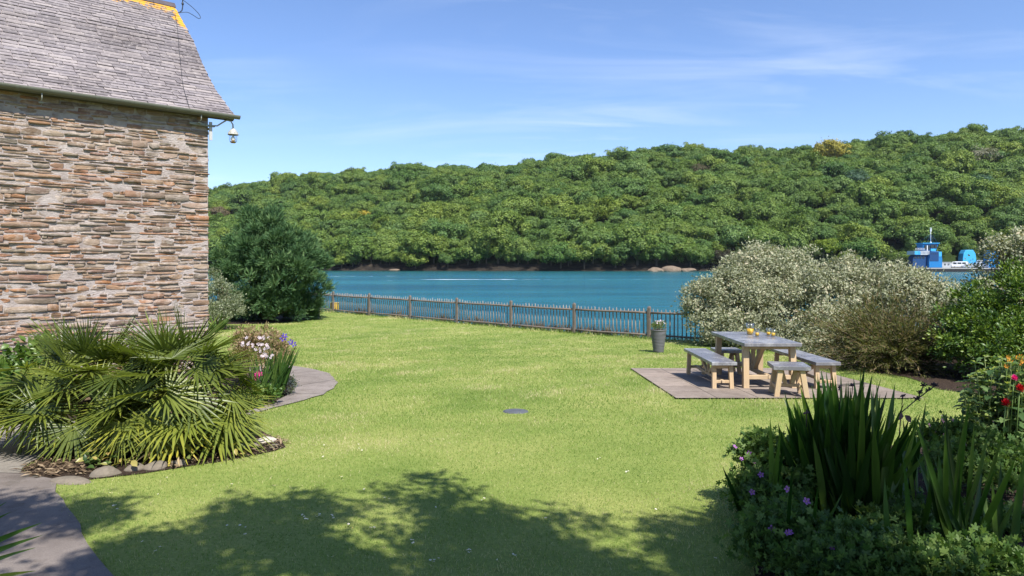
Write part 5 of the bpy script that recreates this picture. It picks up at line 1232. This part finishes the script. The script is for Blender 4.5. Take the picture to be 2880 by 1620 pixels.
# hardy geraniums
GER = leafmat('geranium_leaves', [(.034, .078, .018), (.066, .128, .030), (.115, .185, .042), (.20, .275, .08)], .35, .55, .3)
def geranium(basepx, basepy, blobs, label, n, flowers=(), fmat=None, leaf=.042):
    x_, y_ = gp(basepx, basepy); b0 = Vector((x_, y_, gz(x_, y_)))
    r = shrub('hardy_geranium', b0, blobs, label, 'geranium', GER, n, .09, 26, leaf, 1.0, PALMATE, .5, .35, -.3, .5, 40, .004, (.55, 1.3), 'hardy geraniums in the flower bed', GSTEM, outw=.3, basespread=.3)
    pts = [at(px, py, Yf)-b0 for px, py, Yf in flowers]
    flowerpart(r, [tuple(p_) for p_ in pts], .019, fmat or PUR, 5, .35, .7)
    mb = MB()
    for p_ in pts: mb.tube([(p_.x*.8, p_.y+.03, p_.z-.22), (p_.x*.95, p_.y+.01, p_.z-.08), tuple(p_)], .002, 4, caps=False)
    if pts: mb.obj('flower_stalks', [GSTEM], r)
geranium(2150, 1420, [pb(2140, 1290, 4.9, 55, 60), pb(2190, 1350, 4.7, 70, 60), pb(2120, 1380, 4.6, 60, 50), pb(2170, 1440, 4.4, 80, 60), pb(2160, 1260, 5.0, 30, 34)], 'geranium mound with purple flowers at the lawn edge left of the dark clump', 170,
         [(2066, 1257, 4.8), (2107, 1276, 4.8), (2085, 1291, 4.75), (2123, 1300, 4.75), (2140, 1242, 4.95), (2170, 1237, 5.0), (2140, 1336, 4.5), (2185, 1258, 4.9)])
geranium(2300, 1560, [pb(2210, 1490, 4.0, 90, 56), pb(2320, 1535, 3.8, 100, 48), pb(2430, 1540, 3.7, 100, 42), pb(2260, 1580, 3.6, 120, 50), pb(2400, 1590, 3.5, 130, 50), pb(2180, 1540, 3.8, 70, 60)], 'largest leafy geranium mound with purple flowers in the near corner of the flower bed', 330,
         [(2215, 1376, 3.9), (2268, 1410, 3.85), (2172, 1488, 3.75), (2222, 1497, 3.7), (2214, 1499, 3.68), (2294, 1501, 3.7), (2339, 1540, 3.5), (2116, 1384, 4.3)])
geranium(2600, 1680, [pb(2560, 1600, 3.4, 110, 45), pb(2680, 1610, 3.3, 100, 50), pb(2790, 1600, 3.3, 90, 50), pb(2690, 1600, 3.5, 60, 30), pb(2480, 1620, 3.4, 80, 40)], 'pale tipped geranium leaves along the bottom right of the flower bed', 190, [])
geranium(2720, 1370, [pb(2680, 1240, 5.6, 55, 50), pb(2740, 1260, 5.4, 70, 50), pb(2660, 1310, 5.2, 60, 50), pb(2780, 1340, 5.0, 80, 44), pb(2850, 1310, 5.1, 60, 50), pb(2620, 1230, 5.7, 30, 30)], 'sunlit geranium with pink flowers behind the loose sword leaves', 190,
         [(2613, 1196, 5.6), (2634, 1216, 5.6), (2679, 1181, 5.6), (2650, 1183, 5.6), (2656, 1225, 5.5), (2714, 1248, 5.3), (2651, 1172, 5.7)], PNK)
geranium(2560, 1490, [pb(2540, 1470, 4.5, 90, 46), pb(2640, 1480, 4.6, 80, 44), pb(2760, 1490, 4.5, 90, 50), pb(2460, 1480, 4.4, 60, 40), pb(2860, 1490, 4.5, 80, 60)], 'dark shaded geranium leaves between the sword leaved clumps', 170, [])
# Jerusalem sage at the right edge
SAGE = leafmat('sage_leaves', [(.04, .085, .030), (.085, .15, .05), (.15, .22, .08), (.26, .30, .12)], .35, .6, .2)
bx, by = (2820-1440)*5.75/1920, 5.75; b0 = Vector((bx, by, gz(bx, by))); r = empty('jerusalem_sage', b0); tag(r, 'upright plant with pale green whorls and large soft leaves at the right edge', 'plant')
mb = MB(); lp, ld, ln, ls = [], [], [], []; hp, hd, hs = [], [], []
for k in range(64):
    tx = 2712+random.random()*230; ty = 1000+random.random()*90+(60 if tx < 2740 else 0); tp = at(tx, ty, by+random.uniform(-.25, .25))-b0
    s0 = Vector((tp.x*.6+random.uniform(-.1, .1), random.uniform(-.2, .2), 0)); mid = s0.lerp(tp, .5)+Vector((random.uniform(-.04, .04), 0, .03)); pts = [(1-q)**2*s0+2*q*(1-q)*mid+q*q*tp for q in [i/8 for i in range(9)]]
    mb.tube(pts, [.006-.0004*i for i in range(9)], 5, caps=False)
    for j in range(1, 9):
        a = j*1.57+k; sz = .185*(1-.07*j)*random.uniform(.8, 1.2)
        for sgn in (0, math.pi):
            d = Vector((math.cos(a+sgn), math.sin(a+sgn), random.uniform(-.35, .35))); lp.append(pts[j]); ld.append(d); ln.append(Vector((0, 0, 1))+d*.3); ls.append(sz)
        if j >= 5 and j % 1 == 0:
            for q in range(9):
                t_ = random.uniform(0, 6.28); hp.append(pts[j]+Vector((0, 0, .01))); hd.append(Vector((math.cos(t_), math.sin(t_), random.uniform(.2, 1.0)))); hs.append(random.uniform(.016, .034))
ls = np.array(ls); link('leaves', leafmesh('leaves', OVAL, np.array(lp), np.array(ld), np.array(ln), ls, ls*.62, rng.random(len(lp)), SAGE), r)
hs = np.array(hs); link('whorls', leafmesh('whorls', KITE, np.array(hp), np.array(hd), rdirs(len(hp)), hs, hs*.5, rng.random(len(hp)), leafmat('whorl_green', [(.20, .27, .06), (.36, .40, .10)], .4, .6, .2)), r)
mb.obj('stems', [plain('sage_stem', (.22, .27, .10), .7)], r)
# red and orange flowers among it
def bloom(px, py, Y, size, mat, label, n=26, name='red_dahlia', grp='dark red blooms'):
    r = empty(name, at(px, py, Y)+Vector((0, 0, -.5))); tag(r, label, 'flower', grp)
    P, D, N, L = [], [], [], []
    for k in range(n):
        q = k/n; el = R(80-75*q); a = k*2.4; d = Vector((math.cos(a)*math.cos(el), math.sin(a)*math.cos(el), math.sin(el))); d = Matrix.Rotation(.9, 3, 'X') @ d
        P.append((0, 0, .5)); D.append(d); N.append(d.cross(Vector((math.sin(a), -math.cos(a), .3)))); L.append(size*(.6+.4*q))
    L = np.array(L); link('petals', leafmesh('petals', OVAL, np.array(P, float), np.array(D), np.array(N), L, L*.6, rng.random(n), mat), r)
    mb = MB(); mb.tube([(0, .05, 0), (0, .02, .3), (0, 0, .5)], .005, 5); mb.obj('stem', [GSTEM], r)
bloom(2852, 1063, 5.5, .036, MAG, 'magenta red bloom, uppermost among the sage leaves'); bloom(2868, 1092, 5.45, .045, RED, 'drooping dark red bloom at the right edge below the magenta one'); bloom(2828, 1134, 5.4, .048, RED, 'broad dark red bloom, lowest among the sage leaves')
r = empty('peruvian_lily', (4.35, 5.7, gz(4.35, 5.7))); tag(r, 'yellow and orange lilies at the right edge above the sage', 'flower'); b0 = r.location
pts = [at(px, py, 5.6)-b0 for px, py in ((2832, 1005), (2838, 1020), (2830, 1032), (2858, 1010), (2870, 1004), (2876, 1016), (2866, 1022))]
flowerpart(r, [tuple(p_) for p_ in pts], .022, ORG, 6, .9, .4)
mb = MB()
for p_ in pts: mb.tube([(p_.x*.7, p_.y+.05, 0), (p_.x*.95, p_.y+.03, p_.z*.6), tuple(p_)], .004, 5, caps=False)
mb.obj('stems', [GSTEM], r)
# dry seed heads
DRY = plain('dry_seedheads', (.028, .020, .028), .9)
r = empty('dry_flower_stems', (2.62, 4.9, gz(2.62, 4.9))); tag(r, 'thin dark dead flower stems with seed heads leaning over the lawn', 'dead stems'); b0 = r.location
mb = MB(); hd = MB()
def stalk(pp, Y, rad=.004):
    P_ = [at(px, py, Y)-b0 for px, py in pp]; mb.tube([tuple(p_) for p_ in P_], rad, 5); return P_
heads = []
heads += stalk([(2520, 1320), (2535, 1160), (2580, 1122), (2612, 1098), (2630, 1085)], 4.8)[2:]; heads += stalk([(2583, 1120), (2588, 1105), (2597, 1085)], 4.8)[1:]; heads += stalk([(2597, 1090), (2610, 1083), (2622, 1083)], 4.8, .002)[2:]
heads += stalk([(2534, 1170), (2537, 1140), (2538, 1112)], 4.8, .003)[2:]; heads += stalk([(2355, 1180), (2366, 1110), (2362, 1090)], 4.7, .003)[2:]; heads += stalk([(2390, 1150), (2396, 1110), (2398, 1085)], 4.7, .003)[2:]; heads += stalk([(2268, 1200), (2268, 1162)], 4.6, .003)[1:]
for p_ in heads:
    for q in range(9):
        d = Vector((random.gauss(0, 1), random.gauss(0, 1), random.gauss(.5, .8))).normalized(); hd.beam(p_, p_+d*random.uniform(.012, .028), .007, .007)
mb.obj('stems', [DRY], r); hd.obj('seedheads', [DRY], r)
dead = [at(2535, 1160, 4.8)-b0, at(2545, 1168, 4.8)-b0]; V, F, k = inst(OVAL, np.array(dead), np.array([[-.4, -.2, -.6], [.7, -.1, -.8]]), np.array([[0, -1, .3], [0, -1, .3]]), .065, .045); link('dead_leaf', np_mesh('dead_leaf', V, F4=F, mats=[DRY]), r)
# strap leaves at the bottom left corner
AGA = leafmat('agapanthus_leaves', [(.03, .075, .015), (.07, .14, .025), (.16, .24, .04), (.36, .36, .06)], .35, .3, .5)
bx, by = -2.62, 2.75; b0 = Vector((bx, by, gz(bx, by))); bl = []
for px, py, w_, vv in ((118, 1470, .036, .3), (120, 1505, .036, .35), (100, 1540, .03, .5), (120, 1635, .05, .75), (100, 1605, .04, .9), (18, 1412, .035, .3), (30, 1440, .04, .2), (40, 1640, .04, .6), (-30, 1420, .04, .4), (60, 1660, .05, .7), (-60, 1500, .04, .5)):
    tp = at(px, py, by+random.uniform(-.05, .15))-b0; bl.append(((random.uniform(-.04, .04), random.uniform(-.04, .04), 0), tp, (-.05, 0, .22), w_, vv))
strapplant('agapanthus', b0, bl, 'arching strap leaves reaching in over the tarmac path at the left edge', 'plant', AGA, .04, 9, fold=.25)
# ------------------------------------------------------------------ GRASS
GRS = leafmat('grass_blades', [(.076, .158, .026), (.164, .260, .052), (.26, .338, .090), (.39, .405, .165), (.56, .49, .30)], .35, .55, .2, pos=[0, .3, .58, .8, 1])
def scatter(n, y0, y1, pw):
    q = rng.random(n); Y = (y0**(1-pw)+q*(y1**(1-pw)-y0**(1-pw)))**(1/(1-pw)) if pw != 1 else y0*(y1/y0)**q
    X = rng.uniform(-.80, .80, n)*Y; return X, Y
parts = []
yy = np.linspace(2.7, 36, 3000); cdf = np.cumsum(yy*np.minimum(1, (5.0/yy)**1.45)); cdf /= cdf[-1]
n_ = 560000; Y = np.interp(rng.random(n_), cdf, yy); X = rng.uniform(-.80, .80, n_)*Y
ok = beyond(X, Y) < .25
for pl in SOLIDS: ok &= ~(inpoly(pl, X, Y) & (edged(pl, X, Y) > np.abs(rng.normal(size=len(X)))*.022))
ok &= np.hypot(X-.046, Y-8.87) > .17
X, Y = X[ok], Y[ok]; n_ = len(X)
Zg = ground(X, Y); pat = smoothnoise(X, Y, 2.2, 5)+.7*smoothnoise(X, Y, 6.5, 6)+.5*smoothnoise(X, Y, .7, 7)
pat = pat+.5*smoothnoise(X*.25, Y*1.6, 2.0, 31); pat = pat+.35*np.sin((X*.8-Y*.6)*5.2)*np.clip((Y-4)/8, 0, 1); v = np.clip(.46+.25*pat+.19*rng.normal(size=n_), 0, 1); st = np.clip(smoothnoise(X*.6, Y*1.3, 1.5, 77)-.45, 0, 1)*.9+np.clip(smoothnoise(X, Y, 4.5, 78)-.8, 0, 1)*.5; v = np.clip(v+st*rng.random(n_), 0, 1); v[rng.random(n_) < .03] = 1.0
near = np.clip(Y/6.0, .8, 4.0)
Lb = (.015+.012*rng.random(n_))*(1+.18*pat)*np.clip(near, 1, 1.6); edge = np.abs(beyond(X, Y)+.05) < .30
Lb = np.where(edge, Lb*rng.uniform(1, 4.5, n_), Lb)
D = np.stack([rng.normal(size=n_)*.55, rng.normal(size=n_)*.55, np.ones(n_)], 1); Nn = np.stack([rng.normal(size=n_), rng.normal(size=n_), .3*np.ones(n_)], 1)
BL = (np.array([[0, .5, 0], [0, -.5, 0], [.6, -.35, .06], [1, 0, .22]], float), [(0, 1, 2, 3)])
V, F, k = inst(BL, np.stack([X, Y, Zg-.002], 1), D, Nn, np.maximum(Lb, .01), .0036*near*rng.uniform(.7, 1.3, n_))
tag(link('grass', np_mesh('grass', V, F4=F, mats=[GRS], fv=v)), 'short mown lawn grass with yellowed patches', 'grass', kind='stuff')
# dry scrub beyond the fence and rough tufts at its foot
P, D_, N_, v_ = [], [], [], []
for px, w_, h_ in ((1305, 55, .38), (1375, 90, .36), (1470, 50, .22), (1560, 40, .22), (1675, 60, .42), (1700, 30, .3), (1095, 50, .25), (1225, 60, .22), (1000, 60, .2), (1610, 60, .18), (1500, 60, .15), (1760, 60, .2)):
    n = np.interp(px, [933, 1035, 1151, 1283, 1436, 1615, 1826], [6, 5, 4, 3, 2, 1, 0])
    for q in range(int(w_*2.2)):
        nn = n+random.gauss(0, w_/260*.5); off = .25+abs(random.gauss(0, .18)); x_, y_ = F0[0]+FD[0]*nn+FN[0]*off, F0[1]+FD[1]*nn+FN[1]*off
        P.append((x_, y_, LAWN_LOW-.08)); D_.append((random.gauss(0, .45), random.gauss(0, .45), 1)); N_.append((random.gauss(0, 1), random.gauss(0, 1), .2)); v_.append(random.random()); 
n_ = len(P); L = rng.uniform(.12, .5, n_)
tag(link('dry_scrub', leafmesh('scrub', KITE, np.array(P), np.array(D_), np.array(N_), L, L*.07, np.array(v_), leafmat('scrub', [(.06, .04, .025), (.14, .095, .06), (.24, .19, .11)], .2, .8))), 'dry brown scrub on the bank just beyond the picket fence', 'scrub', kind='stuff')
# daisies in the lawn
mb = MB(); tv, tf = t_flower(9, .12, .42)
mb.add([tuple(np.array(q)*.011+np.array([0, 0, .030])) for q in tv], tf, 0); mb.lathe([(0, .034), (.004, .0325), (.0045, .030)], 8, mi=1); mb.tube([(0, 0, 0), (.002, 0, .030)], .0009, 4, mi=2)
dm = mb.mesh('daisy', [plain('daisy_white', (.8, .78, .78), .6, var=.04), YEL, GSTEM])
dpos = [(325, 1428), (332, 1424), (326, 1440), (403, 1530), (468, 1346), (662, 1376), (651, 1370), (795, 1433), (858, 1459), (900, 1457), (890, 1463), (936, 1455), (980, 1482), (990, 1497), (937, 1468), (862, 1466), (687, 1511), (692, 1488), (640, 1485), (710, 1243), (765, 1214), (772, 1374), (860, 1282), (910, 1290), (920, 1295), (1010, 1265), (1018, 1270), (905, 1252), (1360, 1410), (1223, 1433), (1325, 1560), (1400, 1581), (1450, 1571), (1535, 1465), (1842, 1439), (1766, 1330), (1405, 1278), (962, 1349), (1025, 1383), (1095, 1407), (1055, 1494), (940, 1578), (1315, 1558), (1220, 1584), (1232, 1577), (445, 1395), (452, 1550), (440, 1558), (300, 1395), (1160, 1530), (1155, 1525), (1445, 1285), (1680, 1295), (2010, 1580), (720, 1595)]
for px, py in dpos:
    for q in range(random.choice((1, 1, 2, 3))):
        x_, y_ = gp(px+random.gauss(0, 7)*(q > 0), py+random.gauss(0, 4)*(q > 0)); o = link('daisy', dm, None, (x_, y_, gz(x_, y_)), (random.uniform(-.35, .35), random.uniform(-.3, .3), random.uniform(0, 6))); s_ = random.uniform(.5, .9); o.scale = (s_, s_, s_)
        tag(o, 'tiny white daisy growing in the mown lawn', 'daisy', 'daisies in the lawn')
# ------------------------------------------------------------------ the tree behind the viewpoint that shades the foreground
sh = empty('shade_tree', (2.9, -2.6, gz(2.9, -2.6))); tag(sh, 'tall leafy tree behind the viewpoint casting dappled shade over the near lawn', 'tree'); o0 = sh.location
random.seed(4); rng = np.random.default_rng(44)
def over(px, py, h):  # the point at height h whose shadow falls at this place on the ground
    x_, y_ = gp(px, py); z_ = gz(x_, y_); return Vector((x_+.32*(h-z_), y_-.68*(h-z_), h))
blobs = []
rowsp = []
def edge_y(px): return np.interp(px, [-200, 150, 330, 600, 800, 1000, 1200, 1330, 1420, 1550, 1700, 1850, 2000, 2150, 2500, 3000], [1400, 1400, 1400, 1372, 1375, 1358, 1340, 1372, 1440, 1432, 1425, 1425, 1450, 1385, 1330, 1330])
C = []
for k in range(9000):
    px = random.uniform(-150, 3000); py = random.uniform(1330, 1900); e = float(edge_y(px))
    if py < e: continue
    x_, y_ = gp(px, py); nz = float(smoothnoise(np.array([x_]), np.array([y_*1.2]), 3.0, 17)[0]+.75*smoothnoise(np.array([x_]), np.array([y_]), 8.5, 18)[0]); thr = .24 if py < e+50 else -.06
    if px > 2080: thr = (-.9 if px < 2600 or py > 1450 else 9) if py < 1470 else .18
    if px < 330: thr = .02
    if nz > thr: C.append(over(px, py, random.uniform(4.4, 6.0)))
C = [c_ for c_ in C if c_.z-CZ > .42*c_.y+.3]
C = [c_ for c_ in C if c_.x < 5.5]; random.shuffle(C); C = C[:1500]; print('shade clumps', len(C))
Pc = np.array([tuple(c_-o0) for c_ in C]); nl = 44; ci = np.repeat(np.arange(len(Pc)), nl); P = Pc[ci]+rng.normal(size=(len(ci), 3))*np.array([.11, .11, .08])
L = rng.uniform(.05, .10, len(P))
link('crown', leafmesh('crown', OVAL, P, rdirs(len(P))+np.array([0, 0, -.2]), rdirs(len(P))*.5+np.array([0, 0, 1]), L, L*.55, rng.random(len(P)), leafmat('shade_leaves', [(.025, .055, .012), (.06, .105, .022)], .08)), sh)
bk = [(random.uniform(-4, 7), random.uniform(-6.5, -1.0), random.uniform(4.0, 9.0)) for k in range(1400)]  # extra unseen crown, added to block sky light and deepen the foreground shade
bk = [p_ for p_ in bk if p_[1]+.68*p_[2] < 2.6 and not (abs(p_[0]) < .6 and p_[2] < 4.4)]
Pb = np.array(bk)-np.array(o0); ci = np.repeat(np.arange(len(Pb)), 30); P = Pb[ci]+rng.normal(size=(len(ci), 3))*.28; L = rng.uniform(.09, .17, len(P))
link('crown', leafmesh('crown', OVAL, P, rdirs(len(P)), rdirs(len(P))*.5+np.array([0, 0, 1]), L, L*.6, rng.random(len(P)), bpy.data.materials['shade_leaves']), sh)
mb = MB(); top_ = Vector((-.3, .5, 3.4)); mb.tube([(0, 0, -.2), (.05, .1, 1.5), tuple(top_)], [.19, .16, .12], 10)
b1 = over(1700, 1640, 4.4)-o0; b2 = over(1480, 1445, 4.8)-o0
mb.tube([tuple(top_), tuple(b1), tuple((b1+b2)/2+Vector((0, 0, .02))), tuple(b2)], [.08, .024, .02, .012], 8)
for pa, pb_, h in (((1480, 1445), (1300, 1370), 5.0), ((1480, 1445), (1120, 1360), 5.1), ((1620, 1600), (1250, 1540), 4.8), ((1700, 1640), (1950, 1500), 5.0), ((1250, 1540), (900, 1450), 5.2)):
    mb.tube([tuple(over(*pa, 4.8)-o0), tuple((over(*pa, 4.8)+over(*pb_, h))/2-o0+Vector((0, 0, .06))), tuple(over(*pb_, h)-o0)], [.014, .011, .006], 6)
for k in range(16):
    c_ = Pc[k*7]; mb.tube([tuple(top_), tuple((top_+Vector(c_))/2+Vector((random.uniform(-.3, .3), 0, .25))), tuple(c_)], [.05, .02, .006], 6, caps=False)
mb.obj('trunk', [BARK], sh)
# ------------------------------------------------------------------ faint haze over the river
HZ_ = MB(); HZ_.box((0, 380, 60), (2400, 860, 200)); hz = HZ_.obj('haze', [])
hm = bpy.data.materials.new('haze'); hm.use_nodes = True; ht = hm.node_tree; ht.nodes.clear()
hv = ht.nodes.new('ShaderNodeVolumePrincipled'); ho = ht.nodes.new('ShaderNodeOutputMaterial'); ht.links.new(hv.outputs[0], ho.inputs['Volume'])
hv.inputs['Color'].default_value = (.78, .87, 1, 1); hv.inputs['Density'].default_value = .00004; hv.inputs['Anisotropy'].default_value = 0.0
hz.data.materials.clear(); hz.data.materials.append(hm); hz.location = (0, 0, 0)
tag(hz, 'thin bluish air over the far hillside', 'haze', kind='stuff')
